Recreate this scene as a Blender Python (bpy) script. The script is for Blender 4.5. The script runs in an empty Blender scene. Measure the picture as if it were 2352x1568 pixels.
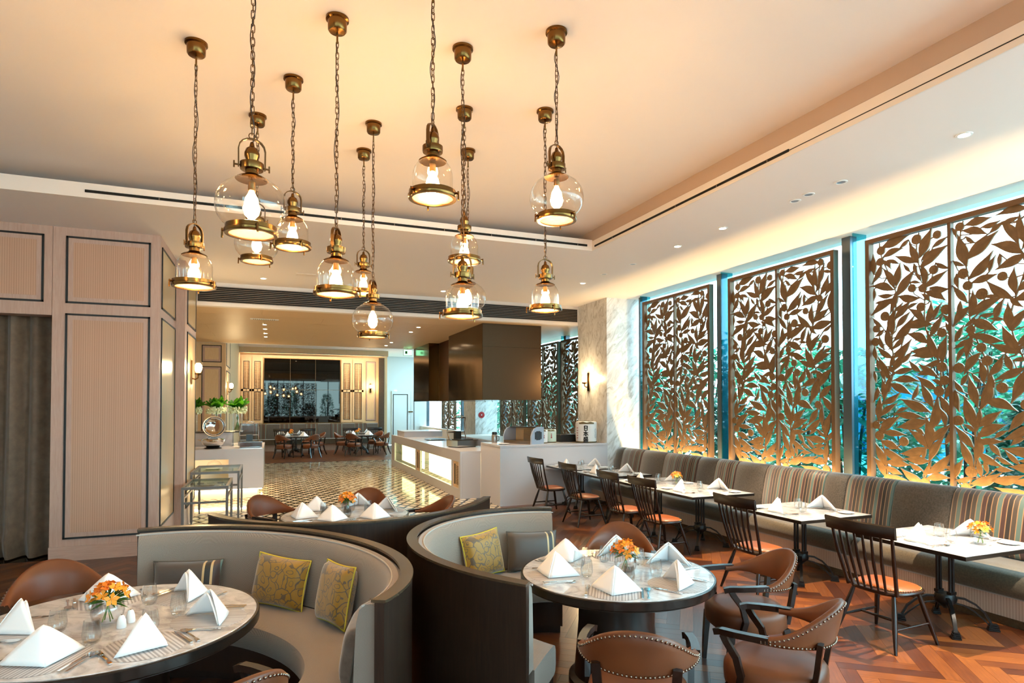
import bpy, math, random
from mathutils import Vector, Matrix
random.seed(7)
PI = math.pi
SC = bpy.context.scene
COL = SC.collection

# ------------------------------------------------------------------ camera
W_PX, H_PX = 2352.0, 1568.0
FOC, YAW, PIT, SHY, CAM_H = 1397.1, 0.37562, 0.018326, 120.93, 1.95
CAM = Vector((0, 0, CAM_H))
FW = Vector((math.sin(YAW) * math.cos(PIT), math.cos(YAW) * math.cos(PIT), math.sin(PIT)))
RT = Vector((math.cos(YAW), -math.sin(YAW), 0))
UP = RT.cross(FW)
cd = bpy.data.cameras.new('camera')
cam = bpy.data.objects.new('camera', cd)
COL.objects.link(cam)
cd.sensor_fit = 'HORIZONTAL'
cd.sensor_width = 36.0
cd.lens = FOC / W_PX * 36.0
cd.shift_y = SHY / W_PX
cd.clip_start = 0.05
cd.clip_end = 300
cam.matrix_world = Matrix(((RT.x, UP.x, -FW.x, 0), (RT.y, UP.y, -FW.y, 0), (RT.z, UP.z, -FW.z, CAM_H), (0, 0, 0, 1)))
SC.camera = cam

# ------------------------------------------------------------------ world, exposure
SC.view_settings.view_transform = 'Standard'
SC.view_settings.look = 'None'
SC.view_settings.gamma = 1.0
SC.view_settings.use_curve_mapping = False
SC.view_settings.exposure = 2.1
wd = bpy.data.worlds.new('sky')
SC.world = wd
wd.use_nodes = True
bg = wd.node_tree.nodes['Background']
bg.inputs[0].default_value = (0.84, 0.93, 1.0, 1)
bg.inputs[1].default_value = 3.3
P_PENDANT, P_DOWN, P_SCONCE, P_BACK = 15.0, 135.0, 11.0, 48.0


def zpix(x, y, z=0.0):            # pixel -> point on the level z
    d = RT * ((x - W_PX / 2) / FOC) + UP * ((H_PX / 2 + SHY - y) / FOC) + FW
    return CAM + d * ((z - CAM_H) / d.z)


def xpix(x, y, v):                # pixel -> point on the wall plane x = v
    d = RT * ((x - W_PX / 2) / FOC) + UP * ((H_PX / 2 + SHY - y) / FOC) + FW
    return CAM + d * (v / d.x)


def proj(p):
    q = Vector(p) - CAM
    w = q.dot(FW)
    return (W_PX / 2 + FOC * q.dot(RT) / w, H_PX / 2 + SHY - FOC * q.dot(UP) / w, w)


# ------------------------------------------------------------------ materials
MATS = {}


def lin(c):
    return tuple(((v / 12.92) if v <= 0.04045 else ((v + 0.055) / 1.055) ** 2.4) for v in c)


class NT:
    def __init__(s, m):
        s.t = m.node_tree
        s.n = s.t.nodes
        s.b = s.n.get('Principled BSDF')
        s.out = s.n.get('Material Output')

    def node(s, ty, **kw):
        n = s.n.new(ty)
        for k, v in kw.items():
            setattr(n, k, v)
        return n

    def link(s, a, b):
        s.t.links.new(a, b)

    def coord(s, scale=(1, 1, 1), rot=(0, 0, 0), kind='Object'):
        c = s.node('ShaderNodeTexCoord')
        m = s.node('ShaderNodeMapping')
        m.inputs['Scale'].default_value = scale
        m.inputs['Rotation'].default_value = rot
        s.link(c.outputs[kind], m.inputs[0])
        return m.outputs[0]

    def noise(s, vec, scale, detail=3, rough=0.5, dist=0.0):
        n = s.node('ShaderNodeTexNoise')
        n.inputs['Scale'].default_value = scale
        n.inputs['Detail'].default_value = detail
        n.inputs['Roughness'].default_value = rough
        n.inputs['Distortion'].default_value = dist
        if vec is not None:
            s.link(vec, n.inputs['Vector'])
        return n.outputs['Fac']

    def ramp(s, fac, stops, const=False):
        r = s.node('ShaderNodeValToRGB')
        e = r.color_ramp
        if const:
            e.interpolation = 'CONSTANT'
        while len(e.elements) < len(stops):
            e.elements.new(0.5)
        for i, (p, c) in enumerate(stops):
            e.elements[i].position = p
            e.elements[i].color = (*c, 1)
        s.link(fac, r.inputs[0])
        return r.outputs[0]

    def math(s, op, a, b=None):
        n = s.node('ShaderNodeMath', operation=op)
        for i, v in enumerate((a, b)):
            if v is None:
                continue
            if isinstance(v, (int, float)):
                n.inputs[i].default_value = v
            else:
                s.link(v, n.inputs[i])
        return n.outputs[0]

    def bump(s, h, strength=0.2, dist=0.01):
        b = s.node('ShaderNodeBump')
        b.inputs['Strength'].default_value = strength
        b.inputs['Distance'].default_value = dist
        s.link(h, b.inputs['Height'])
        s.link(b.outputs[0], s.b.inputs['Normal'])

    def sep(s, vec):
        n = s.node('ShaderNodeSeparateXYZ')
        s.link(vec, n.inputs[0])
        return n.outputs

    def base(s, col):
        s.link(col, s.b.inputs['Base Color'])


def M(name, col=(0.8, 0.8, 0.8), rough=0.5, metal=0.0, **kw):
    m = bpy.data.materials.new(name)
    m.use_nodes = True
    b = m.node_tree.nodes['Principled BSDF']
    b.inputs['Base Color'].default_value = (*lin(col), 1)
    b.inputs['Roughness'].default_value = rough
    b.inputs['Metallic'].default_value = metal
    for k, v in kw.items():
        b.inputs[k.replace('_', ' ')].default_value = v
    m.diffuse_color = (*lin(col), 1)
    MATS[name] = m
    return m


def emit(name, col, strength):
    m = M(name, col, 0.6)
    b = m.node_tree.nodes['Principled BSDF']
    b.inputs['Emission Color'].default_value = (*lin(col), 1)
    b.inputs['Emission Strength'].default_value = strength
    return m


def thin_glass(name, tint=(1, 1, 1), gloss=1.0, rough=0.02):
    m = bpy.data.materials.new(name)
    m.use_nodes = True
    t = NT(m)
    t.n.remove(t.b)
    tr = t.node('ShaderNodeBsdfTransparent')
    tr.inputs[0].default_value = (*lin(tint), 1)
    gl = t.node('ShaderNodeBsdfGlossy')
    gl.inputs['Roughness'].default_value = rough
    lw = t.node('ShaderNodeLayerWeight')
    lw.inputs[0].default_value = 0.5
    f = t.math('MULTIPLY', t.math('ADD', t.math('MULTIPLY', t.math('POWER', lw.outputs['Facing'], 4.0), 0.55), 0.035), gloss)
    mx = t.node('ShaderNodeMixShader')
    t.link(f, mx.inputs[0])
    t.link(tr.outputs[0], mx.inputs[1])
    t.link(gl.outputs[0], mx.inputs[2])
    t.link(mx.outputs[0], t.out.inputs[0])
    MATS[name] = m
    return m


def wood(name, c0, c1, scale=(1, 1, 1), rough=0.4, nscale=6.0, rnd=0.0):
    m = M(name, c0, rough)
    t = NT(m)
    v = t.coord(scale)
    n = t.noise(v, nscale, 6, 0.6, 0.6)
    t.base(t.ramp(n, [(0.25, lin(c0)), (0.75, lin(c1))]))
    t.bump(n, 0.06, 0.003)
    return m


M('ceiling', (0.92, 0.885, 0.865), 0.75)
M('plaster', (0.92, 0.91, 0.90), 0.6)
M('white_solid', (0.74, 0.73, 0.745), 0.2)
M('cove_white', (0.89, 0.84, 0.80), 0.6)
M('trim_black', (0.05, 0.04, 0.035), 0.45)
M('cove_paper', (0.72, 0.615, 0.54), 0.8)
M('slot_black', (0.02, 0.02, 0.02), 0.8)
M('slat_metal', (0.48, 0.42, 0.37), 0.4, 0.3)
wood('oak_white', (0.69, 0.55, 0.485), (0.76, 0.63, 0.565), (14, 14, 1.0), 0.45, 5)
wood('oak_white_h', (0.69, 0.55, 0.485), (0.76, 0.63, 0.565), (1.0, 14, 14), 0.45, 5)
wood('oak_back', (0.80, 0.66, 0.49), (0.86, 0.73, 0.56), (14, 14, 1.0), 0.45, 5)
wood('wood_dark', (0.11, 0.07, 0.05), (0.18, 0.115, 0.085), (1.5, 1.5, 0.3), 0.28, 9)
wood('wood_chair', (0.095, 0.052, 0.038), (0.15, 0.085, 0.06), (4, 4, 1), 0.25, 9)
wood('wood_shell', (0.125, 0.085, 0.065), (0.225, 0.16, 0.12), (7, 7, 0.5), 0.33, 7)
wood('wood_rim', (0.24, 0.185, 0.13), (0.34, 0.27, 0.20), (6, 6, 6), 0.27, 7)


def striped(name, ca, cb, freq, axis=0, rough=0.6):
    m = M(name, ca, rough)
    t = NT(m)
    c = t.sep(t.coord())
    u = t.math('MULTIPLY', c[axis], freq)
    nz = t.noise(t.coord((freq * 0.4, freq * 0.4, 0.12)), 1.0, 2)
    s = t.math('SINE', t.math('ADD', u, t.math('MULTIPLY', nz, 3.0)))
    s = t.math('ADD', t.math('MULTIPLY', s, 0.5), 0.5)
    t.base(t.ramp(s, [(0.1, lin(ca)), (0.9, lin(cb))]))
    return m


striped('wallpaper', (0.70, 0.53, 0.43), (0.76, 0.60, 0.50), 260.0, 0)
striped('wallpaper_side', (0.70, 0.59, 0.44), (0.75, 0.64, 0.49), 190.0, 1, 0.25)
striped('plinth_fabric', (0.68, 0.58, 0.52), (0.76, 0.67, 0.61), 260.0, 1)

# parquet: every board its own tone
m = M('parquet', (0.5, 0.25, 0.15), 0.30)
t = NT(m)
oi = t.node('ShaderNodeObjectInfo')
ge = t.node('ShaderNodeNewGeometry')
r = t.math('FRACT', t.math('ADD', oi.outputs['Random'], ge.outputs['Random Per Island']))
v = t.coord((3, 40, 3), kind='Object')
g = t.noise(v, 1.6, 5, 0.65, 0.4)
f = t.math('ADD', t.math('ADD', t.math('MULTIPLY', r, 0.58), 0.16), t.math('MULTIPLY', t.math('SUBTRACT', g, 0.5), 0.75))
t.base(t.ramp(f, [(0.0, lin((0.16, 0.07, 0.036))), (0.4, lin((0.30, 0.148, 0.068))), (0.75, lin((0.46, 0.26, 0.11))), (1.0, lin((0.61, 0.40, 0.19)))]))
t.b.inputs['Coat Weight'].default_value = 0.12
t.b.inputs['Coat Roughness'].default_value = 0.12
# world-space grain for the joined boards
m2 = M('tile_white', (0.90, 0.86, 0.79), 0.08)
t = NT(m2)
ge = t.node('ShaderNodeNewGeometry')
oi = t.node('ShaderNodeObjectInfo')
r = t.math('FRACT', t.math('ADD', oi.outputs['Random'], ge.outputs['Random Per Island']))
t.base(t.ramp(r, [(0, lin((0.74, 0.68, 0.58))), (1, lin((0.86, 0.81, 0.72)))]))
M('tile_black', (0.10, 0.075, 0.06), 0.10)

for nm, c0, c1, c2, sc, rg in (('marble_white', (0.82, 0.81, 0.81), (0.75, 0.74, 0.74), (0.61, 0.60, 0.60), 2.6, 0.10),
                               ('marble_bistro', (0.70, 0.69, 0.685), (0.65, 0.64, 0.635), (0.54, 0.53, 0.525), 2.6, 0.12),
                               ('marble_wall', (0.86, 0.85, 0.84), (0.80, 0.785, 0.77), (0.66, 0.63, 0.60), 2.6, 0.3)):
    m = M(nm, c0, rg)
    t = NT(m)
    v = t.coord((1.0, 1.0, 1.0), (0.5, 0.75, 0.6))
    st = t.node('ShaderNodeMapping')
    st.inputs['Scale'].default_value = (0.55, 2.6, 2.2)
    t.link(v, st.inputs[0])
    n = t.noise(st.outputs[0], sc, 8, 0.66, 1.6)
    t.base(t.ramp(n, [(0.34, lin(c2)), (0.47, lin(c1)), (0.58, lin(c0))]))


def velvet(name, c0, c1, scale=30, rough=0.7, sheen=0.5):
    m = M(name, c0, rough)
    t = NT(m)
    n = t.noise(t.coord(), scale, 4, 0.6)
    t.base(t.ramp(n, [(0.3, lin(c0)), (0.7, lin(c1))]))
    t.b.inputs['Sheen Weight'].default_value = sheen
    t.b.inputs['Sheen Roughness'].default_value = 0.4
    t.bump(n, 0.12, 0.004)
    return m


velvet('velvet_taupe', (0.20, 0.175, 0.15), (0.33, 0.30, 0.265), 60, 0.6, 0.6)
velvet('velvet_seat', (0.25, 0.215, 0.16), (0.35, 0.305, 0.23), 60, 0.5, 0.7)
velvet('velvet_brown', (0.30, 0.25, 0.21), (0.42, 0.36, 0.32), 18, 0.55, 0.7)
velvet('curtain', (0.40, 0.33, 0.27), (0.48, 0.40, 0.33), 10, 0.7, 0.4)


def linen(name, ca, cb):
    m = M(name, ca, 0.85)
    t = NT(m)
    c = t.sep(t.coord(kind='Generated'))
    ck = t.node('ShaderNodeTexChecker')
    ck.inputs['Scale'].default_value = 300
    t.link(t.coord(), ck.inputs['Vector'])
    ck.inputs['Color1'].default_value = (*lin(ca), 1)
    ck.inputs['Color2'].default_value = (*lin(cb), 1)
    t.base(ck.outputs[0])
    t.b.inputs['Sheen Weight'].default_value = 0.3
    t.bump(t.noise(t.coord(), 220, 2), 0.25, 0.003)
    return m


linen('linen', (0.44, 0.385, 0.34), (0.60, 0.54, 0.49))

# striped banquette velvet
m = M('velvet_stripe', (0.4, 0.3, 0.2), 0.55)
t = NT(m)
c = t.sep(t.coord())
fr = t.math('FRACT', t.math('MULTIPLY', c[1], 2.7))
DK, MR, TL, TP, TN = (0.09, 0.065, 0.055), (0.21, 0.105, 0.10), (0.28, 0.37, 0.355), (0.22, 0.185, 0.155), (0.55, 0.43, 0.31)
st, x = [], 0.0
for cc in (DK, MR, TL, TP, DK, MR, TL, TP):
    st.append((x, lin(TN)))
    st.append((x + 0.022, lin(cc)))
    x += 0.125
t.base(t.ramp(fr, st, True))
t.b.inputs['Sheen Weight'].default_value = 0.4

m = M('velvet_stripe_x', (0.4, 0.3, 0.2), 0.55)
t = NT(m)
c = t.sep(t.coord())
fr = t.math('FRACT', t.math('MULTIPLY', c[0], 2.7))
t.base(t.ramp(fr, st, True))

# gold floral cut velvet
m = M('velvet_gold', (0.6, 0.5, 0.1), 0.5)
t = NT(m)
v = t.coord()
dz = t.node('ShaderNodeTexNoise')
dz.inputs['Scale'].default_value = 9
t.link(v, dz.inputs['Vector'])
mxv = t.node('ShaderNodeMix', data_type='VECTOR')
mxv.inputs[0].default_value = 0.10
t.link(v, mxv.inputs[4])
t.link(dz.outputs['Color'], mxv.inputs[5])
vo = t.node('ShaderNodeTexVoronoi', feature='DISTANCE_TO_EDGE')
vo.inputs['Scale'].default_value = 13
t.link(mxv.outputs[1], vo.inputs['Vector'])
vc = t.node('ShaderNodeTexVoronoi', feature='F1')
vc.inputs['Scale'].default_value = 13
t.link(mxv.outputs[1], vc.inputs['Vector'])
edge = t.math('GREATER_THAN', vo.outputs['Distance'], 0.035)
ring = t.math('GREATER_THAN', t.math('ABSOLUTE', t.math('SUBTRACT', vc.outputs['Distance'], 0.30)), 0.03)
sel = t.sep(vc.outputs['Color'])
keep = t.math('GREATER_THAN', sel[0], 0.10)
fac = t.math('MULTIPLY', t.math('MULTIPLY', edge, ring), keep)
mc = t.node('ShaderNodeMix', data_type='RGBA')
t.link(fac, mc.inputs[0])
mc.inputs[6].default_value = (*lin((0.36, 0.29, 0.20)), 1)
mc.inputs[7].default_value = (*lin((0.60, 0.44, 0.05)), 1)
t.base(mc.outputs[2])
t.b.inputs['Sheen Weight'].default_value = 0.6
t.bump(fac, 0.3, 0.004)

# velvet pillow with a striped end
m = M('velvet_pillow', (0.4, 0.35, 0.3), 0.5)
t = NT(m)
c = t.sep(t.coord())
nn = t.noise(t.coord(), 20, 4)
t.base(t.ramp(t.math('ADD', c[0], 0.5), [(0, lin((0.29, 0.24, 0.205))), (0.62, lin((0.80, 0.68, 0.48))), (0.635, lin((0.14, 0.11, 0.09))), (0.675, lin((0.80, 0.68, 0.48))), (0.69, lin((0.25, 0.17, 0.15))), (0.73, lin((0.35, 0.46, 0.44)))], True))
t.b.inputs['Sheen Weight'].default_value = 0.6
t.bump(nn, 0.2, 0.006)
M('piping_gold', (0.80, 0.72, 0.22), 0.5)
M('piping_grey', (0.33, 0.30, 0.27), 0.6)
M('piping_linen', (0.70, 0.67, 0.64), 0.8)

m = M('leather', (0.56, 0.34, 0.22), 0.40, 0.0, Specular_IOR_Level=0.35)
t = NT(m)
n = t.noise(t.coord(), 60, 5)
n2 = t.noise(t.coord(), 3.0, 2)
t.base(t.ramp(n2, [(0.3, lin((0.37, 0.20, 0.115))), (0.7, lin((0.50, 0.28, 0.155)))]))
t.bump(n, 0.08, 0.002)
M('leather_orange', (0.52, 0.28, 0.14), 0.35)
M('nail_bronze', (0.60, 0.52, 0.46), 0.25, 1.0)
M('nail_brass', (0.90, 0.72, 0.42), 0.25, 1.0)
M('cast_iron', (0.09, 0.085, 0.085), 0.35, 0.4)
M('table_edge', (0.22, 0.19, 0.17), 0.22, 0.7)
M('brass', (0.47, 0.33, 0.17), 0.24, 1.0)
M('brass_dark', (0.42, 0.31, 0.19), 0.35, 1.0)
M('chain', (0.38, 0.27, 0.17), 0.4, 1.0)
M('cord', (0.14, 0.09, 0.06), 0.6)
M('steel', (0.86, 0.85, 0.84), 0.08, 1.0)
M('steel_dark', (0.55, 0.52, 0.50), 0.2, 1.0)
M('steel_brushed', (0.60, 0.59, 0.58), 0.30, 1.0)
M('grey_metal', (0.45, 0.42, 0.40), 0.4, 0.6)
M('black_plastic', (0.06, 0.06, 0.065), 0.35)
m = M('hood_bronze', (0.33, 0.25, 0.13), 0.13, 1.0)
t = NT(m)
t.bump(t.noise(t.coord((0.6, 0.6, 0.25)), 1.0, 2), 0.25, 0.05)
m = M('hood_matte', (0.29, 0.215, 0.145), 0.45, 0.8)
t = NT(m)
t.bump(t.noise(t.coord((60, 60, 1)), 1.0, 2), 0.05, 0.01)
M('copper_dark', (0.30, 0.15, 0.09), 0.4, 0.9)
m = M('screen_gold', (0.56, 0.42, 0.26), 0.45, 0.35)
t = NT(m)
t.base(t.ramp(t.noise(t.coord(), 3.0, 4), [(0.3, lin((0.37, 0.28, 0.18))), (0.7, lin((0.47, 0.36, 0.24)))]))
M('screen_frame', (0.36, 0.27, 0.19), 0.5, 0.5)
M('steel_blue', (0.36, 0.40, 0.44), 0.3, 0.6)
M('mirror_dark', (0.21, 0.195, 0.18), 0.02, 1.0)
M('porcelain', (0.95, 0.95, 0.95), 0.12)
M('napkin', (0.97, 0.965, 0.965), 0.8)
m = M('placemat', (0.7, 0.7, 0.7), 0.45)
t = NT(m)
c = t.sep(t.coord())
nz = t.noise(t.coord((45, 1.5, 1)), 1.0, 2)
s = t.math('SINE', t.math('ADD', t.math('MULTIPLY', c[0], 330.0), t.math('MULTIPLY', nz, 6)))
t.base(t.ramp(t.math('ADD', t.math('MULTIPLY', s, 0.5), 0.5), [(0.15, lin((0.58, 0.56, 0.56))), (0.8, lin((0.78, 0.77, 0.77)))]))
M('petal', (0.95, 0.58, 0.10), 0.5, Subsurface_Weight=0.0)
M('petal_deep', (0.88, 0.45, 0.08), 0.5)
M('foliage', (0.22, 0.42, 0.12), 0.45)
M('flower_white', (0.93, 0.95, 0.80), 0.6)
M('stalk', (0.42, 0.55, 0.22), 0.5)
def leafy(name, col, tcol):
    m = M(name, col, 0.35)
    t = NT(m)
    tl = t.node('ShaderNodeBsdfTranslucent')
    tl.inputs[0].default_value = (*lin(tcol), 1)
    mx = t.node('ShaderNodeMixShader')
    mx.inputs[0].default_value = 0.45
    t.link(t.b.outputs[0], mx.inputs[1])
    t.link(tl.outputs[0], mx.inputs[2])
    t.link(mx.outputs[0], t.out.inputs[0])


leafy('bush_a', (0.10, 0.33, 0.25), (0.22, 0.62, 0.48))
leafy('bush_b', (0.16, 0.44, 0.33), (0.35, 0.75, 0.58))
leafy('bush_c', (0.07, 0.24, 0.19), (0.16, 0.48, 0.40))
leafy('leaf_big', (0.18, 0.42, 0.10), (0.40, 0.70, 0.15))
M('bark', (0.25, 0.20, 0.16), 0.8)
M('soil', (0.28, 0.26, 0.22), 0.9)
M('paving', (0.86, 0.84, 0.81), 0.8)
M('facade', (0.86, 0.90, 0.94), 0.6)
M('facade_blue', (0.30, 0.45, 0.58), 0.3)
M('paper_white', (0.88, 0.87, 0.86), 0.5)
M('straw', (0.45, 0.38, 0.25), 0.7)
M('ink_black', (0.05, 0.03, 0.03), 0.6)
M('ink_red', (0.55, 0.10, 0.10), 0.6)
M('pale_green', (0.80, 0.86, 0.80), 0.5)
M('case_grey', (0.62, 0.66, 0.72), 0.35, 0.3)
M('sign_red', (0.62, 0.12, 0.12), 0.5)
M('bowl_ceramic', (0.80, 0.78, 0.72), 0.2)
M('door_paint', (0.80, 0.80, 0.80), 0.4)
emit('bulb', (1.0, 0.80, 0.50), 45.0)
emit('downlight_glow', (1.0, 0.90, 0.74), 25.0)
emit('display_glow', (1.0, 0.90, 0.68), 1.6)
emit('strip_glow', (1.0, 0.86, 0.62), 6.0)
emit('sconce_glow', (1.0, 0.84, 0.56), 9.0)
thin_glass('glass_water', (0.985, 0.99, 0.99), 1.9)
emit('exit_green', (0.55, 0.95, 0.70), 0.9)
emit('door_led', (0.45, 1.0, 0.85), 3.0)
thin_glass('glass_clear', (0.985, 0.985, 0.985), 1.3)
thin_glass('glass_shade', (1.0, 0.985, 0.96), 1.5)
thin_glass('glass_window', (0.86, 0.955, 0.975), 0.8)
thin_glass('glass_fin', (0.55, 0.86, 0.90), 1.0)
thin_glass('glass_green', (0.94, 0.98, 0.955), 0.9)
m = M('lens_frost', (1.0, 0.95, 0.88), 0.4)
t = NT(m)
t.n.remove(t.b)
tl = t.node('ShaderNodeBsdfTranslucent')
tl.inputs[0].default_value = (0.45, 0.40, 0.33, 1)
tr = t.node('ShaderNodeBsdfTransparent')
mx = t.node('ShaderNodeMixShader')
mx.inputs[0].default_value = 0.72
t.link(tl.outputs[0], mx.inputs[1])
t.link(tr.outputs[0], mx.inputs[2])
t.link(mx.outputs[0], t.out.inputs[0])


# ------------------------------------------------------------------ mesh helpers
class MB:
    def __init__(s):
        s.v, s.f = [], []

    def add(s, vs, fs, mt=None):
        o = len(s.v)
        s.v += [tuple(mt @ Vector(p)) for p in vs] if mt else [tuple(p) for p in vs]
        s.f += [tuple(i + o for i in f) for f in fs]
        return s

    def box(s, x0, x1, y0, y1, z0, z1, mt=None):
        return s.add([(x0, y0, z0), (x1, y0, z0), (x1, y1, z0), (x0, y1, z0), (x0, y0, z1), (x1, y0, z1), (x1, y1, z1), (x0, y1, z1)],
                     [(3, 2, 1, 0), (4, 5, 6, 7), (0, 1, 5, 4), (1, 2, 6, 5), (2, 3, 7, 6), (3, 0, 4, 7)], mt)

    def loft(s, rings, closed=True, cap=True, mt=None):
        n = len(rings[0])
        vs = [p for r in rings for p in r]
        fs = []
        m = n if closed else n - 1
        for i in range(len(rings) - 1):
            for j in range(m):
                a, b = i * n + j, i * n + (j + 1) % n
                fs.append((a, b, b + n, a + n))
        if cap:
            fs.append(tuple(range(n - 1, -1, -1)))
            fs.append(tuple(range((len(rings) - 1) * n, len(rings) * n)))
        return s.add(vs, fs, mt)

    def lathe(s, prof, n=24, mt=None, cap=True):
        rings = [[(r * math.cos(2 * PI * k / n), r * math.sin(2 * PI * k / n), z) for k in range(n)] for r, z in prof]
        return s.loft(rings, True, cap, mt)

    def tube(s, pts, r, n=8, cap=True, closed=False, sq=False):
        pts = [Vector(p) for p in pts]
        N = len(pts)
        rs = r if isinstance(r, (list, tuple)) else [r] * N
        rings, up = [], None
        for i, p in enumerate(pts):
            if closed:
                d = pts[(i + 1) % N] - pts[i - 1]
            else:
                d = pts[min(i + 1, N - 1)] - pts[max(i - 1, 0)]
            d.normalize()
            if up is None:
                up = Vector((0, 0, 1)) if abs(d.z) < 0.9 else Vector((0, 1, 0))
            up = (up - d * up.dot(d))
            if up.length < 1e-6:
                up = d.orthogonal()
            up.normalize()
            sd = d.cross(up)
            ring = []
            for k in range(n):
                a = 2 * PI * (k + (0.5 if n == 4 else 0)) / n
                q = rs[i] * (1.414 if n == 4 else 1)
                ring.append(tuple(p + (sd * math.cos(a) + up * math.sin(a)) * q))
            rings.append(ring)
        if closed:
            rings.append(rings[0])
            cap = False
        return s.loft(rings, True, cap)

    def bar(s, pts, w, h, up=(0, 0, 1)):              # flat bar along a path: w across, h along up
        pts = [Vector(p) for p in pts]
        up = Vector(up)
        rings = []
        N = len(pts)
        for i, p in enumerate(pts):
            d = (pts[min(i + 1, N - 1)] - pts[max(i - 1, 0)]).normalized()
            sd = d.cross(up).normalized()
            u = sd.cross(d).normalized()
            rings.append([tuple(p + sd * a * w / 2 + u * b * h / 2) for a, b in ((-1, -1), (1, -1), (1, 1), (-1, 1))])
        return s.loft(rings)

    def ball(s, c, r, n=8, m=5, sz=1.0):
        prof = [(max(r * math.sin(PI * i / m), 1e-4), -r * sz * math.cos(PI * i / m)) for i in range(m + 1)]
        return s.lathe(prof, n, Matrix.Translation(c), True)

    def prism(s, poly, z0, z1, mt=None):
        return s.loft([[(x, y, z0) for x, y in poly], [(x, y, z1) for x, y in poly]], True, True, mt)

    def mesh(s, name, smooth=None):
        me = bpy.data.meshes.new(name)
        me.from_pydata(s.v, [], s.f)
        if smooth is not None:
            me.polygons.foreach_set('use_smooth', [True] * len(me.polygons))
            me.set_sharp_from_angle(angle=math.radians(smooth))
        me.update()
        return me

    def build(s, name, mat, parent=None, smooth=None, loc=None, fix=True):
        me = s.mesh(name, smooth)
        me.materials.append(MATS[mat])
        return link(name, me, parent, loc)


def link(name, me, parent=None, loc=None, rz=0.0):
    o = bpy.data.objects.new(name, me)
    COL.objects.link(o)
    if parent is not None:
        o.parent = parent
    if loc is not None:
        o.location = loc
    if rz:
        o.rotation_euler = (0, 0, rz)
    return o


def tag(o, label=None, cat=None, group=None, kind=None):
    if label:
        o['label'] = label
    if cat:
        o['category'] = cat
    if group:
        o['group'] = group
    if kind:
        o['kind'] = kind
    return o


def thing(name, label, cat, loc=(0, 0, 0), rz=0.0, group=None):
    o = bpy.data.objects.new(name, None)
    o.empty_display_size = 0.1
    COL.objects.link(o)
    o.location = loc
    o.rotation_euler = (0, 0, rz)
    return tag(o, label, cat, group)


def struct(o):
    return tag(o, kind='structure')


def copy_tree(o, parent=None):
    c = o.copy()
    COL.objects.link(c)
    c.parent = parent
    for ch in list(o.children):
        copy_tree(ch, c)
    return c


def place(proto, used, label, loc, rz=0.0, group=None, scale=None):
    o = proto if not used[0] else copy_tree(proto)
    used[0] = True
    o.location = loc
    o.rotation_euler = (0, 0, rz)
    if scale:
        o.scale = scale
    o['label'] = label
    if group:
        o['group'] = group
    return o


def fac(d):                       # rotation that turns local +Y to direction d
    return math.atan2(-d[0], d[1])


def point(name, loc, power, col, radius=0.03):
    l = bpy.data.lights.new(name, 'POINT')
    l.energy = power
    l.color = col
    l.shadow_soft_size = radius
    o = bpy.data.objects.new(name, l)
    COL.objects.link(o)
    o.location = loc
    return o


def spot(name, loc, target, power, col, ang=80, blend=0.5, radius=0.03):
    l = bpy.data.lights.new(name, 'SPOT')
    l.energy = power
    l.color = col
    l.spot_size = math.radians(ang)
    l.spot_blend = blend
    l.shadow_soft_size = radius
    o = bpy.data.objects.new(name, l)
    COL.objects.link(o)
    o.location = loc
    o.rotation_euler = (Vector(target) - Vector(loc)).to_track_quat('-Z', 'Y').to_euler()
    return o


def area(name, loc, target, power, col, sx, sy):
    l = bpy.data.lights.new(name, 'AREA')
    l.energy = power
    l.color = col
    l.shape = 'RECTANGLE'
    l.size, l.size_y = sx, sy
    o = bpy.data.objects.new(name, l)
    COL.objects.link(o)
    o.location = loc
    o.rotation_euler = (Vector(target) - Vector(loc)).to_track_quat('-Z', 'Y').to_euler()
    return o

# ------------------------------------------------------------------ the room shell
YW, XW = 9.18, 7.28            # left panelled wall, window plane
ZC, ZT, ZB = 4.20, 4.50, 3.77  # soffit, tray ceiling, far ceiling


def sbox(name, mat, *b, parent=None):
    o = MB().box(*b).build(name, mat, parent)
    if parent is None:
        struct(o)
    return o


floor = sbox('floor', 'tile_black', -6.2, 7.4, -4.4, 30.4, -0.08, -0.012)
sbox('ceiling_soffit_window', 'ceiling', 4.34, 7.45, -4.4, 12.33, ZC, 4.56)
sbox('ceiling_soffit_back', 'ceiling', -6.2, 4.34, 7.80, 12.33, ZC, 4.30)
sbox('ceiling', 'ceiling', -6.2, 4.34, -4.4, 8.35, ZT, 4.58)
sbox('ceiling_cove_back', 'ceiling', -6.2, 4.34, 8.35, 12.33, 4.30, 4.58)
sbox('ceiling_far', 'ceiling', -6.2, 7.45, 19.6, 30.4, 4.36, 4.5)
sbox('ceiling_far_step', 'cove_white', -6.2, 7.45, 19.45, 19.6, ZB, 4.5)
sbox('ceiling_far_beam', 'oak_back', -1.6, 4.8, 27.2, 28.3, 4.12, 4.36)
bk = sbox('ceiling_back', 'tile_black', -2.6, 7.45, 12.50, 19.45, ZB + 0.012, 4.2)
# ceiling boards of the buffet area, laid in staggered rows
yy, rw = 12.5, 0
while yy < 19.4:
    y1 = min(yy + 0.87, 19.45)
    xx = -2.6 - (rw % 2) * 1.2
    while xx < 7.4:
        a, b = max(xx, -2.6), min(xx + 2.4, 7.45)
        if b > a:
            MB().box(a + 0.002, b - 0.002, yy + 0.002, y1 - 0.002, ZB, ZB + 0.02).build('ceiling_board', 'oak_back', bk)
        xx += 2.4
    yy = y1
    rw += 1
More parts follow.
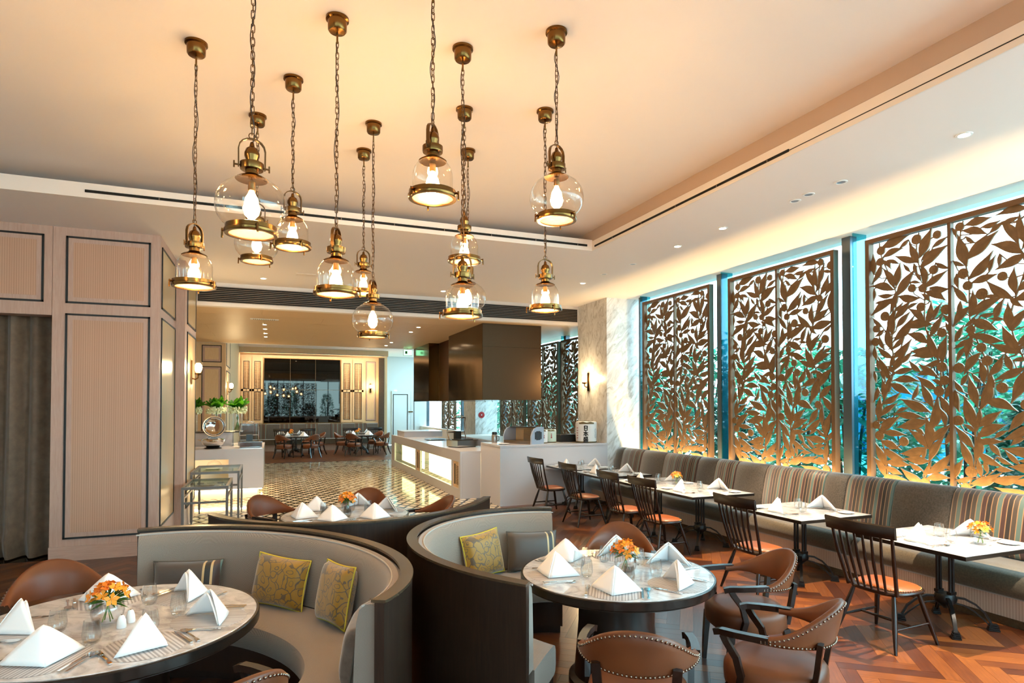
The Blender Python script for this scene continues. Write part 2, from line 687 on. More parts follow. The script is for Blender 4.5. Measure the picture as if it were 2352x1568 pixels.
# tray fascias with the slot diffuser
fz = sbox('trim_1', 'cove_white', -6.2, 4.34, 7.785, 7.80, ZC, 4.36)
sbox('trim_2', 'cove_white', 4.325, 4.34, -4.4, 7.785, ZC, 4.34)
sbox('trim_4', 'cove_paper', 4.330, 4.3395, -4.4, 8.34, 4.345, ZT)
sl = thing('slot_diffuser', 'long black slot air diffuser along the far edge of the tray ceiling', 'air diffuser', (0, 7.78, 4.27))
MB().box(-1.9, 4.24, -0.008, 0.004, -0.014, 0.014).build('slot', 'slot_black', sl)
for k in range(9):
    MB().box(-1.2 + k * 0.66, -1.19 + k * 0.66, -0.010, 0.0, -0.015, 0.015).build('divider', 'slat_metal', sl)
sl = thing('slot_diffuser', 'black slot air diffuser along the window-side edge of the tray ceiling', 'air diffuser', (4.322, 0, 4.25))
MB().box(-0.006, 0.002, 4.15, 7.70, -0.012, 0.012).build('slot', 'slot_black', sl)
for k in range(5):
    MB().box(-0.008, 0.0, 4.4 + k * 0.7, 4.41 + k * 0.7, -0.013, 0.013).build('divider', 'slat_metal', sl)
MB().box(4.320, 4.326, -4.4, 4.15, 4.246, 4.252).build('joint', 'trim_black', None)
bpy.data.objects['joint'].parent = bpy.data.objects['trim_2']

# beam with the long air grille
vb = sbox('wall_beam', 'cove_white', -2.6, 7.45, 12.33, 12.50, ZB, ZC)
gr = thing('air_grille', 'long black air grille with horizontal metal slats on the beam', 'air grille', (0, 12.329, 3.84))
MB().box(-1.27, 6.46, -0.006, 0.0, 0, 0.29).build('backing', 'slot_black', gr)
for k in range(9):
    z = 0.0 + k * 0.0345
    MB().box(-1.27, 6.46, -0.022, -0.004, z, z + 0.010).build('slat', 'slat_metal', gr)


# panel mouldings: black outline frame with a wallpaper field
def panel_y(parent, y, x0, x1, z0, z1, mat='wallpaper', bw=0.023, inner=True):
    m = MB()
    for a in ((x0, x1, z0, z0 + bw), (x0, x1, z1 - bw, z1), (x0, x0 + bw, z0, z1), (x1 - bw, x1, z0, z1)):
        m.box(a[0], a[1], y - 0.014, y + 0.004, a[2], a[3])
    m.build('moulding', 'trim_black', parent)
    MB().box(x0 + bw, x1 - bw, y - 0.005, y + 0.004, z0 + bw, z1 - bw).build('panel_border', 'oak_white', parent)
    if inner:
        q = bw + 0.055
        MB().box(x0 + q, x1 - q, y - 0.010, y + 0.002, z0 + q, z1 - q).build('panel_field', mat, parent)


def panel_x(parent, x, y0, y1, z0, z1, mat='wallpaper_side', bw=0.023):
    m = MB()
    for a in ((y0, y1, z0, z0 + bw), (y0, y1, z1 - bw, z1), (y0, y0 + bw, z0, z1), (y1 - bw, y1, z0, z1)):
        m.box(x - 0.004, x + 0.014, a[0], a[1], a[2], a[3])
    m.build('moulding', 'trim_black', parent)
    MB().box(x - 0.004, x + 0.006, y0 + bw, y1 - bw, z0 + bw, z1 - bw).build('panel_field', mat, parent)


wl = sbox('wall_left', 'oak_white', -2.57, -1.39, YW, 10.62, 0, ZC)
panel_y(wl, YW, -2.43, -1.50, 0.27, 3.11)
panel_y(wl, YW, -2.43, -1.50, 3.24, 4.09)
panel_x(wl, -1.39, 9.29, 10.50, 0.32, 3.12)
panel_x(wl, -1.39, 9.29, 10.50, 3.24, 4.07)
wh = sbox('wall_left_header', 'oak_white', -6.2, -2.575, YW, 9.42, 3.08, ZC)
panel_y(wh, YW, -4.6, -2.66, 3.24, 4.09)
sbox('baseboard_left', 'oak_white_h', -2.572, -1.39, YW - 0.02, YW - 0.001, 0, 0.18)
w2 = sbox('wall_left_pier', 'oak_white', -2.6, -1.265, 10.622, 12.08, 0, ZC)
panel_x(w2, -1.265, 10.86, 11.98, 0.32, 3.12)
panel_x(w2, -1.265, 10.86, 11.98, 3.24, 4.07)
sbox('wall_left_rear', 'oak_back', -2.62, -2.30, 12.09, 19.48, 0, ZB)
w3 = sbox('wall_left_far', 'oak_back', -2.6, -1.27, 19.61, 28.28, 0, 4.35)
panel_y(w3, 19.61, -1.90, -1.38, 3.20, 3.70, 'oak_back')
panel_y(w3, 19.61, -1.90, -1.38, 0.3, 3.08, 'oak_back')
panel_x(w3, -1.27, 19.85, 21.4, 0.32, 2.98, 'oak_back')
panel_x(w3, -1.27, 19.85, 21.4, 3.12, 3.95, 'oak_back')
sbox('wall_side', 'plaster', -6.4, -6.2, -4.4, 30.4, 0, 4.6)
sbox('wall_curtain_niche', 'curtain', -6.2, -2.6, 10.2, 10.3, 0, ZC)

# curtain in the opening: hanging folds puddling on the floor
ct = thing('curtain', 'floor-length taupe velvet curtain hanging in the panelled opening', 'curtain', (-3.6, 9.55, 0))
rings = []
NZ = 26
for iz in range(NZ + 1):
    z = 3.2 * iz / NZ
    ring = []
    for k in range(121):
        u = k / 120
        x = -2.3 + u * 3.35
        amp = 0.07 + 0.02 * math.sin(u * 31) + (0.035 * max(0, (0.35 - z) / 0.35))
        ph = u * 2 * PI * 15 + 0.9 * math.sin(u * 17) + 0.25 * math.sin(z * 1.3 + u * 9)
        y = amp * math.sin(ph) + (0.03 * math.sin(9 * u + 40 * z) if z < 0.25 else 0)
        ring.append((x, y, max(0.004, z)))
    rings.append(ring)
MB().loft(rings, False, False).build('drape', 'curtain', ct, 60)
MB().box(-2.4, 1.0, -0.03, 0.03, 3.17, 3.2).build('track', 'trim_black', ct)

# marble pillars and the far end
for nm, y0, y1, zt in (('wall_pillar', 11.05, 12.33, ZC), ('wall_pillar_far', 19.85, 21.2, 4.36)):
    o = sbox(nm, 'marble_wall', 6.48, 7.27, y0, y1, 0, zt)
wb = sbox('wall_back', 'oak_back', -1.6, 4.8, 28.3, 28.5, 0, 4.36)
sbox('wall_back_return', 'oak_back', 4.8, 4.95, 28.31, 30.2, 0, 4.36)
wd_ = sbox('wall_back_door', 'door_paint', 4.95, 7.4, 30.2, 30.4, 0, 4.36)
d1 = sbox('door_1', 'door_paint', 5.50, 6.45, 30.15, 30.198, 0.01, 2.65)
m = MB()
for a in ((5.56, 6.30, 0.35, 0.385), (5.56, 6.30, 2.47, 2.505), (5.56, 5.595, 0.35, 2.505), (6.265, 6.30, 0.35, 2.505)):
    m.box(a[0], a[1], 30.14, 30.152, a[2], a[3])
m.build('moulding', 'trim_black', d1)
MB().box(6.33, 6.55, 30.11, 30.149, 1.60, 1.66).build('door_handle', 'brass_dark', d1)
MB().box(5.62, 5.75, 30.13, 30.149, 2.66, 2.69).build('door_sensor', 'door_led', d1)
d2 = sbox('door_2', 'door_paint', 6.46, 7.25, 30.15, 30.198, 0.01, 2.65)
MB().box(6.60, 6.63, 30.14, 30.152, 0.3, 2.5).build('moulding', 'trim_black', d2)
# wall panel with a wooden edge that stands right of the dark mirror wall
sbox('trim_3', 'wood_rim', 4.55, 4.80, 28.18, 28.299, 0, 4.12)

# window wall on the right: low sill, posts, panes
sbox('wall_right_sill', 'plaster', 7.052, 7.45, -4.4, 11.05, 0, 0.92)
sbox('wall_right_sill_far', 'plaster', 6.94, 7.45, 12.331, 19.85, 0, 0.92)
sbox('wall_right_sill_end', 'plaster', 6.94, 7.45, 21.2, 30.2, 0, 0.92)
posts = [0.78, 3.30, 5.90, 8.38, 10.78, 12.5, 14.31, 16.5, 18.9, 21.5, 23.7, 26.6, 29.6]
edges = [-4.4] + posts + [30.2]
for k, y in enumerate(posts):
    sbox('trim_%d' % (10 + k), 'steel_blue', 7.13, 7.25, y - 0.065, y + 0.065, 0.92, 4.3 if y < 12.4 or y > 19.6 else 3.77)
for k in range(len(edges) - 1):
    a, b = edges[k], edges[k + 1]
    o = sbox('window_%d' % (k + 1), 'glass_window', XW, XW + 0.012, a + 0.02, b - 0.02, 0.925, 4.4)
for k, y in enumerate((3.14, 5.70, 8.20, 10.62, 14.295, 16.55)):
    o = MB().box(7.02, 7.26 if y < 12 else 7.12, y, y + 0.015, 0.93, ZC - 0.01 if y < 12 else ZB - 0.01).build('glass_fin', 'glass_fin')
    names = ['right of the nearest leaf screen', 'between the nearest and the middle leaf screens', 'between the middle and the far leaf screens', 'between the far leaf screen and the marble pillar', 'beyond the pillar behind the bronze hood', 'furthest along the bar window']
    tag(o, 'tall glass fin in the window ' + names[k], 'glass fin', 'glass fins of the window wall')
# wall behind the camera: another window front
sbox('wall_front_sill', 'plaster', -4.0, 7.05, -4.6, -4.2, 0, 0.92)
sbox('wall_front', 'plaster', -6.4, -4.0, -4.6, -4.4, 0, 4.6)
sbox('wall_front_header', 'plaster', -4.0, 7.45, -4.6, -4.4, 4.25, 4.6)
for k in range(5):
    x = -4.0 + k * 2.26
    sbox('window_%d' % (40 + k), 'glass_window', x, x + 2.2, -4.55, -4.538, 0.925, 4.25)
    sbox('trim_%d' % (40 + k), 'steel_blue', x + 2.19, x + 2.27, -4.58, -4.48, 0.92, 4.25)

# ------------------------------------------------------------------ floors
def clip_poly(poly, x0, x1, y0, y1):
    for ax, lim, sg in ((0, x0, 1), (0, x1, -1), (1, y0, 1), (1, y1, -1)):
        out = []
        for i in range(len(poly)):
            a, b = poly[i - 1], poly[i]
            da, db = (a[ax] - lim) * sg, (b[ax] - lim) * sg
            if da >= 0:
                out.append(a)
            if (da >= 0) != (db >= 0):
                t_ = da / (da - db)
                out.append((a[0] + (b[0] - a[0]) * t_, a[1] + (b[1] - a[1]) * t_))
        poly = out
        if len(poly) < 3:
            return []
    return poly


def herring(regs, w, n, ang, hide):
    ca, sa = math.cos(ang), math.sin(ang)
    whole, cut = [], []
    R_ = int(34 / w)
    for mm in range(-int(R_ / n), int(R_ / n) + 1):
        for k in range(-R_, R_):
            for vert in (0, 1):
                ox, oy = k + n * mm, k - n * mm + vert
                sx, sy = (1, n) if vert else (n, 1)
                cx, cy = (ox + sx / 2) * w, (oy + sy / 2) * w
                X_, Y_ = cx * ca - cy * sa, cx * sa + cy * ca
                for (x0, x1, y0, y1) in regs:
                    if X_ < x0 - 0.5 or X_ > x1 + 0.5 or Y_ < y0 - 0.5 or Y_ > y1 + 0.5:
                        continue
                    g = 0.0008
                    pl = []
                    for px, py in ((ox * w + g, oy * w + g), ((ox + sx) * w - g, oy * w + g), ((ox + sx) * w - g, (oy + sy) * w - g), (ox * w + g, (oy + sy) * w - g)):
                        pl.append((px * ca - py * sa, px * sa + py * ca))
                    if all(x0 <= p[0] <= x1 and y0 <= p[1] <= y1 for p in pl):
                        whole.append((X_, Y_, ang + (PI / 2 if vert else 0), pl))
                    else:
                        c = clip_poly(pl, x0, x1, y0, y1)
                        if len(c) > 2:
                            cut.append(c)
    return whole, cut


def shows(x, y, z=0.0):
    q = proj((x, y, z))
    return q[2] > 0.3 and -30 < q[0] < W_PX + 30 and 0 < q[1] < H_PX + 30


def lay(whole, cut, name, mat, me, parent, blocked):
    cand = []
    for b in whole:
        if shows(b[0], b[1]) and not blocked(b[0], b[1]):
            cand.append((proj((b[0], b[1], 0))[2], b))
    cand.sort(key=lambda q: q[0])
    near = cand[:300]
    ids = set(id(b) for _, b in near)
    for _, b in near:
        link(name, me, parent, (b[0], b[1], 0), b[2])
    m = MB()
    for b in whole:
        if id(b) not in ids:
            m.prism(b[3], -0.012, 0)
    for c in cut:
        m.prism(c, -0.012, 0)
    tag(m.build(name + '_field', mat, parent), kind='stuff')


def under_furniture(x, y):
    if math.hypot(x - 2.3, y - 3.8) < 0.4 or math.hypot(x + 0.8, y - 3.94) < 0.5:
        return True
    if math.hypot(x + 0.9, y - 3.8) < 1.6 and x > -1.0 and y > 2.6:
        return True
    if 0.95 < math.hypot(x - 2.13, y - 4.0) < 1.3 and x < 2.2:
        return True
    return x > 6.05 or (y > 5.0 and x < 2.3)


BW, BN = 0.115, 6
bm = MB().box(-BW * BN / 2 + 0.0008, BW * BN / 2 - 0.0008, -BW / 2 + 0.0008, BW / 2 - 0.0008, -0.012, 0)
me = bm.mesh('plank')
me.materials.append(MATS['parquet'])
whole, cut = herring([(-6.2, 7.1, -4.4, 9.30), (4.10, 7.1, 9.30, 11.05)], BW, BN, math.radians(52), under_furniture)
lay(whole, cut, 'plank', 'parquet', me, floor, under_furniture)
whole, cut = herring([(-1.27, 7.1, 22.0, 28.3)], BW, BN, math.radians(45), None)
m = MB()
for b in whole:
    m.prism(b[3], -0.012, 0)
for c in cut:
    m.prism(c, -0.012, 0)
tag(m.build('plank_far_field', 'parquet', floor), kind='stuff')
# diamond tiles of the buffet area
HA, HB, HS = 0.112, 0.190, 0.72
whole, cut = [], []
for j in range(0, int(12.7 / HB) + 1):
    for i in range(-30, 70):
        cx, cy = (i + 0.5 * (j % 2)) * 2 * HA, 9.30 + j * HB
        if not (-2.3 < cx < 7.1 and cy < 22.0):
            continue
        pl = [(cx + HA * HS, cy), (cx, cy + HB * HS), (cx - HA * HS, cy), (cx, cy - HB * HS)]
        lim = (-2.3, 4.10 if cy < 12.2 else 7.1, 9.305, 21.995)
        if all(lim[0] < p[0] < lim[1] and lim[2] < p[1] < lim[3] for p in pl):
            whole.append((cx, cy, 0.0, pl))
        else:
            c = clip_poly(pl, *lim)
            if len(c) > 2:
                cut.append(c)
tm = MB().prism([(HA * HS, 0), (0, HB * HS), (-HA * HS, 0), (0, -HB * HS)], -0.012, 0).mesh('tile')
tm.materials.append(MATS['tile_white'])
lay(whole, cut, 'tile', 'tile_white', tm, floor, lambda x, y: x < -1.2 or (x < -0.1 and y > 13.9) or (x > 3.6 and y > 12.1) or x > 4.1)
MB().box(-2.3, 7.1, 9.302, 21.998, -0.012, -0.0015).build('tile_bed', 'tile_black', floor)

# ------------------------------------------------------------------ leaf screens in front of the windows
SW, SH, SZ = 2.03, 3.09, 0.94      # one screen: width, height, foot level
HWID = 0.945                       # clear width of half a screen


def leaf_design(seed):
    rnd = random.Random(seed)
    Wd, Hh = HWID, SH - 0.13
    vines = []
    for vx, ph in ((0.22, 0.4), (0.74, 2.1)):
        vines.append([(Wd * vx + 0.10 * math.sin(2.3 * v + ph + seed) + 0.04 * math.sin(6.1 * v), v) for v in [i * 0.05 for i in range(int(Hh / 0.05) + 1)]])
    occ, leaves, berries, stems = [], [], [], []

    def free(cs, slack):
        for (x, y, r_) in cs:
            if x - r_ * 0.6 < 0 or x + r_ * 0.6 > Wd or y - r_ * 0.6 < 0 or y + r_ * 0.6 > Hh:
                return False
            for (a, b, q) in occ:
                if (x - a) ** 2 + (y - b) ** 2 < ((r_ + q) * slack) ** 2:
                    return False
        return True
    for it in range(13000):
        vine = vines[it % 2]
        i = rnd.randrange(1, len(vine) - 1)
        bx, by = vine[i]
        tx, ty = vine[i + 1][0] - vine[i - 1][0], vine[i + 1][1] - vine[i - 1][1]
        ta = math.atan2(ty, tx)
        sgn = rnd.choice((-1, 1))
        a = ta + sgn * math.radians(rnd.uniform(20, 115))
        dst = rnd.uniform(0.0, 0.05) if it < 2500 else rnd.uniform(0.0, 0.30)
        lx, ly = bx + dst * math.cos(a), by + dst * math.sin(a)
        la = a + rnd.uniform(-0.7, 0.7) if it < 1500 else rnd.uniform(0, 2 * PI)
        if it > 400 and rnd.random() < 0.17:
            rr = rnd.uniform(0.047, 0.062)
            c = [(lx, ly, rr)]
            if free(c, 1.05):
                occ.extend(c)
                berries.append((lx, ly, rr))
                stems.append(((bx, by), (lx, ly), sgn))
            continue
        L = rnd.uniform(0.24, 0.36) if it < 4500 else rnd.uniform(0.13, 0.25)
        wd = L * rnd.uniform(0.28, 0.38)
        cs = [(lx + L * q * math.cos(la), ly + L * q * math.sin(la), wd * 0.5 * w_) for q, w_ in ((0.2, 0.6), (0.38, 1.0), (0.58, 0.95), (0.78, 0.6), (0.95, 0.25))]
        if free(cs, 0.93):
            occ.extend(cs)
            leaves.append((lx, ly, la, L, wd, rnd.randrange(3)))
            if dst > 0.02:
                stems.append(((bx, by), (lx, ly), sgn))
    return vines, leaves, berries, stems


def leaf_outline(bend):
    top, bot = [], []
    N = 8
    for i in range(N + 1):
        u = i / N
        w_ = 0.5 * (math.sin(PI * u ** 0.8) ** 1.15)
        cy = bend * math.sin(PI * u)
        top.append((u, cy + w_))
        bot.append((u, cy - w_))
    return [(-0.04, 0.05 + 0)] + top[1:-1] + [(1.06, 0)] + bot[1:-1][::-1] + [(-0.04, -0.05)]


LEAF_ME = []
for bnd in (0.05, 0.24, -0.24):
    o_ = leaf_outline(bnd)
    mb = MB().prism(o_, -0.5, 0.5)
    me = mb.mesh('leaf')
    me.materials.append(MATS['screen_gold'])
    LEAF_ME.append(me)
bo = [(math.cos(2 * PI * k / 16), math.sin(2 * PI * k / 16)) for k in range(16)]
BERRY_ME = MB().prism(bo, -0.5, 0.5).mesh('berry')
BERRY_ME.materials.append(MATS['screen_gold'])
DESIGN = [leaf_design(3), leaf_design(11)]
TH = 0.02


def stem_mesh(des):
    m = MB()
    for v in des[0]:
        m.bar([(p[0], 0, p[1]) for p in v], TH * 0.8, 0.013, (1, 0, 0.001))
    for (a, b, s_) in des[3]:
        mx_, my_ = (a[0] + b[0]) / 2, (a[1] + b[1]) / 2
        dx, dy = b[0] - a[0], b[1] - a[1]
        pts = [(a[0], 0, a[1]), (mx_ - dy * 0.15 * s_, 0, my_ + dx * 0.15 * s_), (b[0], 0, b[1])]
        m.bar(pts, TH * 0.8, 0.010, (-dy, 0, dx))
    return m


def lattice_mesh(des):                      # the same design as one mesh, for screens far off
    m = stem_mesh(des)
    for (x, y, a, L, w_, k) in des[1]:
        mt = Matrix.Translation((x, 0, y)) @ Matrix.Rotation(-a, 4, 'Y') @ Matrix.Diagonal((L, TH, w_, 1)) @ Matrix.Rotation(PI / 2, 4, 'X')
        m.add([v.co for v in LEAF_ME[k].vertices], [tuple(p.vertices) for p in LEAF_ME[k].polygons], mt)
    for (x, y, r_) in des[2]:
        mt = Matrix.Translation((x, 0, y)) @ Matrix.Diagonal((r_, TH, r_, 1)) @ Matrix.Rotation(PI / 2, 4, 'X')
        m.add([v.co for v in BERRY_ME.vertices], [tuple(p.vertices) for p in BERRY_ME.polygons], mt)
    return m


def frame_mesh():
    m = MB()
    w_ = 0.055
    m.box(-SW / 2, -SW / 2 + w_, -0.045, 0.045, 0, SH).box(SW / 2 - w_, SW / 2, -0.045, 0.045, 0, SH)
    m.box(-SW / 2 + w_, SW / 2 - w_, -0.045, 0.045, SH - w_, SH).box(-SW / 2 + w_, SW / 2 - w_, -0.045, 0.045, 0, w_)
    return m


FR_ME = frame_mesh().mesh('frame')
FR_ME.materials.append(MATS['screen_frame'])
ST_ME = MB().box(-0.018, 0.018, -0.03, 0.03, 0.055, SH - 0.055).mesh('stile')
ST_ME.materials.append(MATS['screen_frame'])
STEM_ME, LAT_ME = [], []
for d_ in DESIGN:
    me = stem_mesh(d_).mesh('stems')
    me.materials.append(MATS['screen_gold'])
    STEM_ME.append(me)
    me = lattice_mesh(d_).mesh('leaf_lattice')
    me.materials.append(MATS['screen_gold'])
    LAT_ME.append(me)


def screen(label, loc, rz, fine, height=1.0):
    t_ = thing('leaf_screen', label, 'screen', loc, rz, 'leaf-pattern metal screens')
    t_.scale = (1, 1, height)
    link('frame', FR_ME, t_)
    link('stile', ST_ME, t_)
    for h in (0, 1):
        x0 = -SW / 2 + 0.06 if h == 0 else 0.018 + 0.004
        if not fine:
            link('leaf_lattice', LAT_ME[h], t_, (x0, 0, 0.07))
            continue
        des = DESIGN[h]
        link('stems', STEM_ME[h], t_, (x0, 0, 0.07))
        cnt = 0
        for (x, y, a, L, w_, k) in des[1]:
            o = link('leaf', LEAF_ME[k], t_, (x0 + x, 0, 0.07 + y))
            o.rotation_euler = (Matrix.Rotation(-a, 4, 'Y') @ Matrix.Rotation(PI / 2, 4, 'X')).to_euler()
            o.scale = (L, w_, TH)
        for (x, y, r_) in des[2]:
            o = link('berry', BERRY_ME, t_, (x0 + x, 0, 0.07 + y))
            o.rotation_euler = (PI / 2, 0, 0)
            o.scale = (r_, r_, TH)
    return t_


for lab, y in (('nearest tall golden leaf-pattern metal screen behind the banquette, cut by the picture edge', 4.47), ('middle tall golden leaf-pattern metal screen behind the striped banquette', 6.96), ('furthest golden leaf-pattern screen behind the banquette, next to the marble pillar', 9.44)):
    screen(lab, (7.0, y, SZ), -PI / 2, True)
for lab, y in (('leaf-pattern screen beyond the marble pillar, beside the sake barrel', 13.2), ('leaf-pattern screen right of the bronze hood, second beyond the pillar', 15.4), ('leaf-pattern screen seen under the bronze hood behind the display case', 17.7), ('small distant leaf-pattern screen left of the far marble pillar', 25.1)):
    screen(lab, (7.0, y, SZ), -PI / 2, False, 0.87)
for lab, x in (('left leaf-pattern screen seen only in the dark mirror wall', -1.7), ('middle leaf-pattern screen seen only in the dark mirror wall', 0.56), ('right leaf-pattern screen seen only in the dark mirror wall', 2.82)):
    screen(lab, (x + 0.1, -4.3, SZ), 0, False, 1.0)

# ------------------------------------------------------------------ banquette along the window
bq = thing('banquette', 'long curved-back banquette with plain and striped velvet panels below the leaf screens', 'banquette', (0, 0, 0))
BX0, BY0, BY1 = 6.08, -1.2, 11.0
MB().box(BX0, 7.05, BY0, BY1, 0, 0.25).build('plinth', 'plinth_fabric', bq)
MB().box(BX0 - 0.012, BX0 - 0.0005, BY0, BY1, 0, 0.07).build('kickboard', 'wood_rim', bq)
seat_prof = [(7.0, 0.252), (6.06, 0.252), (6.02, 0.28), (6.0, 0.34), (6.0, 0.40), (6.03, 0.455), (6.09, 0.48), (6.3, 0.487), (6.64, 0.475), (7.0, 0.47)]
ys = [-1.2, 0.9, 3.0, 4.95, 6.9, 8.85, 11.0]
for a, b in zip(ys[:-1], ys[1:]):
    rings = [[(x + (0.015 if e else 0), y, z - (0.008 if e else 0)) for x, z in seat_prof] for y, e in ((a + 0.003, 1), (a + 0.02, 0), (b - 0.02, 0), (b - 0.003, 1))]
    MB().loft(rings).build('seat_cushion', 'velvet_seat', bq, 50)
back_prof = [(6.98, 0.49), (6.60, 0.49), (6.58, 0.55), (6.60, 0.68), (6.63, 0.82), (6.66, 0.95), (6.69, 1.03), (6.735, 1.075), (6.80, 1.085), (6.86, 1.06), (6.88, 0.98), (6.9, 0.8)]
pb = [11.0, 10.75, 10.05, 9.33, 8.39, 7.95, 7.48, 6.88, 5.86, 5.54, 4.92, 4.28, 3.2, 2.7, 1.9, 1.3, 0.4, -0.2, -1.2]
for k in range(len(pb) - 1):
    b, a = pb[k], pb[k + 1]
    rings = [[(x + (0.01 if e else 0), y, z - (0.008 if e and z > 0.5 else 0)) for x, z in back_prof] for y, e in ((a + 0.002, 1), (a + 0.015, 0), (b - 0.015, 0), (b - 0.002, 1))]
    MB().loft(rings).build('back_panel', 'velvet_stripe' if k % 2 else 'velvet_taupe', bq, 50)
MB().box(6.905, 7.05, BY0, BY1, 0.251, 0.90).build('rear_board', 'wood_dark', bq)
# light strip lying behind the backrest, washing the feet of the screens
ls = thing('light_strip', 'warm light strip hidden behind the banquette back under the leaf screens', 'light strip', (6.93, 0, 0.915))
MB().box(-0.02, 0.02, -1.0, 10.9, -0.012, 0.0).build('profile', 'steel_brushed', ls)
for k in range(5):
    y = 9.7 - k * 2.25
    a_ = area('strip_lamp', (6.90, y, 0.93), (7.02, y, 2.2), P_BACK * 0.42, (1.0, 0.66, 0.28), 2.2, 0.03)

# ------------------------------------------------------------------ booths: curved shell, upholstered back, seat
def smooth_fit(pts, c):
    q = sorted((math.atan2(y - c[1], x - c[0]) % (2 * PI), math.hypot(x - c[0], y - c[1])) for x, y in pts)
    return q


def booth(name, label, c, r_of, a0, a1, cushions=True):
    t_ = thing(name, label, 'booth seat', (c[0], c[1], 0), 0, 'curved dining booths')
    N = 56
    A = [a0 + (a1 - a0) * k / N for k in range(N + 1)]

    def sweep(prof, name_, mat, trim=0.0, sm=40):
        rings = []
        for a in [min(max(x_, a0 + trim), a1 - trim) for x_ in A]:
            R_ = r_of(a)
            rings.append([((R_ - d) * math.cos(a), (R_ - d) * math.sin(a), z) for d, z in prof])
        return MB().loft(rings).build(name_, mat, t_, sm)
    sweep([(0.0, 0.0), (0.0, 0.985), (0.05, 0.985), (0.05, 0.0)], 'shell', 'wood_shell')
    sweep([(-0.006, 0.9855), (-0.006, 1.0), (0.068, 1.0), (0.068, 0.9855)], 'top_rim', 'wood_rim')
    sweep([(0.052, 0.08), (0.052, 0.28), (0.55, 0.28), (0.55, 0.08)], 'seat_base', 'wood_dark', 0.004)
    sweep([(0.052, 0.0), (0.052, 0.078), (0.48, 0.078), (0.48, 0.0)], 'plinth', 'wood_dark', 0.01)
    cush = [(0.17, 0.285), (0.57, 0.285), (0.60, 0.30), (0.612, 0.34), (0.612, 0.42), (0.597, 0.455), (0.565, 0.47), (0.4, 0.478), (0.17, 0.475)]
    s_ = sweep(cush, 'seat_cushion', 'linen', 0.006)
    bk_ = [(0.054, 0.482), (0.054, 0.955), (0.08, 0.972), (0.11, 0.968), (0.14, 0.94), (0.155, 0.88), (0.165, 0.7), (0.172, 0.482)]
    b_ = sweep(bk_, 'back_cushion', 'linen', 0.012)
    m_ = MB()
    pts = []
    for a in A:
        R_ = r_of(a)
        pts.append(((R_ - 0.115) * math.cos(a), (R_ - 0.115) * math.sin(a), 0.966))
    m_.tube(pts, 0.006, 6)
    m_.build('piping', 'piping_linen', b_, 60)
    return t_


def fitter(px, z, c, deg=4):
    import numpy as np
    P_ = [zpix(x, y, z) for x, y in px]
    an, rr = [], []
    for p in P_:
        an.append(math.atan2(p.y - c[1], p.x - c[0]))
        rr.append(math.hypot(p.x - c[0], p.y - c[1]))
    for i in range(1, len(an)):
        while an[i] - an[i - 1] > PI:
            an[i] -= 2 * PI
        while an[i] - an[i - 1] < -PI:
            an[i] += 2 * PI
    k = np.polyfit(an, rr, deg)
    return (lambda a: float(np.polyval(k, a))), an[0], an[-1]


CL = (-0.9, 3.8)
rf, a0, a1 = fitter([(318, 1213), (400, 1206), (500, 1204), (600, 1206), (700, 1212), (800, 1228), (870, 1248), (920, 1272), (945, 1298), (942, 1330), (920, 1355), (882, 1378)], 1.0, CL)
booth('curved_booth', 'large curved booth with taupe linen back and gold pillows at the left round table', CL, rf, a1, a0)
CR = (2.13, 4.0)
rf2, a0, a1 = fitter([(1265, 1163), (1150, 1166), (1050, 1178), (990, 1195), (950, 1215), (935, 1240), (945, 1262), (1000, 1288), (1080, 1313), (1150, 1329), (1207, 1343)], 1.0, CR)
booth('curved_booth', 'curved booth with dark wooden outer shell and blue-lit back at the right round table', CR, rf2, min(a0, a1), max(a0, a1))
C3 = (0.76, 6.51)
rf3, a0, a1 = fitter([(478, 1180), (560, 1196), (650, 1201), (760, 1202), (870, 1195), (960, 1184), (1040, 1171), (1090, 1157), (1125, 1139)], 1.0, C3)
booth('curved_booth', 'dark curved booth seen from behind, between the two front booths and the tiled floor', C3, rf3, min(a0, a1), max(a0, a1))


# ------------------------------------------------------------------ pillows
def pillow(w, h, d, mat, pipe, label, loc, rot, name='pillow'):
    t_ = thing(name, label, 'pillow', loc, 0, 'pillows in the booths')
    t_.rotation_euler = rot
    N = 14
    fr_, bk_ = [], []

    def pt(i, j, s):
        u, v = 2 * i / N - 1, 2 * j / N - 1
        e = (1 - u ** 4) * (1 - v ** 4)
        pin = 1 - 0.07 * (1 - abs(u) ** 2) * abs(v) ** 3
        pin2 = 1 - 0.07 * (1 - abs(v) ** 2) * abs(u) ** 3
        return (u * w / 2 * pin2, s * d / 2 * max(e, 0) ** 0.5, h / 2 + v * h / 2 * pin)
    for s in (-1, 1):
        vs = [pt(i, j, s) for j in range(N + 1) for i in range(N + 1)]
        fs = []
        for j in range(N):
            for i in range(N):
                a = j * (N + 1) + i
                q = (a, a + 1, a + N + 2, a + N + 1)
                fs.append(q if s < 0 else q[::-1])
        (fr_ if s < 0 else bk_).append((vs, fs))
    m_ = MB()
    m_.add(*fr_[0])
    m_.add(*bk_[0])
    cv_ = m_.build('cover', mat, t_, 80)
    ed = [pt(i, 0, 1) for i in range(N)] + [pt(N, j, 1) for j in range(N)] + [pt(N - i, N, 1) for i in range(N)] + [pt(0, N - j, 1) for j in range(N)]
    MB().tube(ed, 0.006, 6, closed=True).build('piping', pipe, cv_, 60)
    return t_


def on_booth(c, r_of, ang_deg, off, tilt=-0.16, roll=0.0):
    a = math.radians(ang_deg)
    R_ = r_of(a) - 0.172 - off
    return (c[0] + R_ * math.cos(a), c[1] + R_ * math.sin(a), 0.482), (tilt, roll, a - PI / 2)


def ang_of(c, p):
    return math.degrees(math.atan2(p.y - c[1], p.x - c[0]))


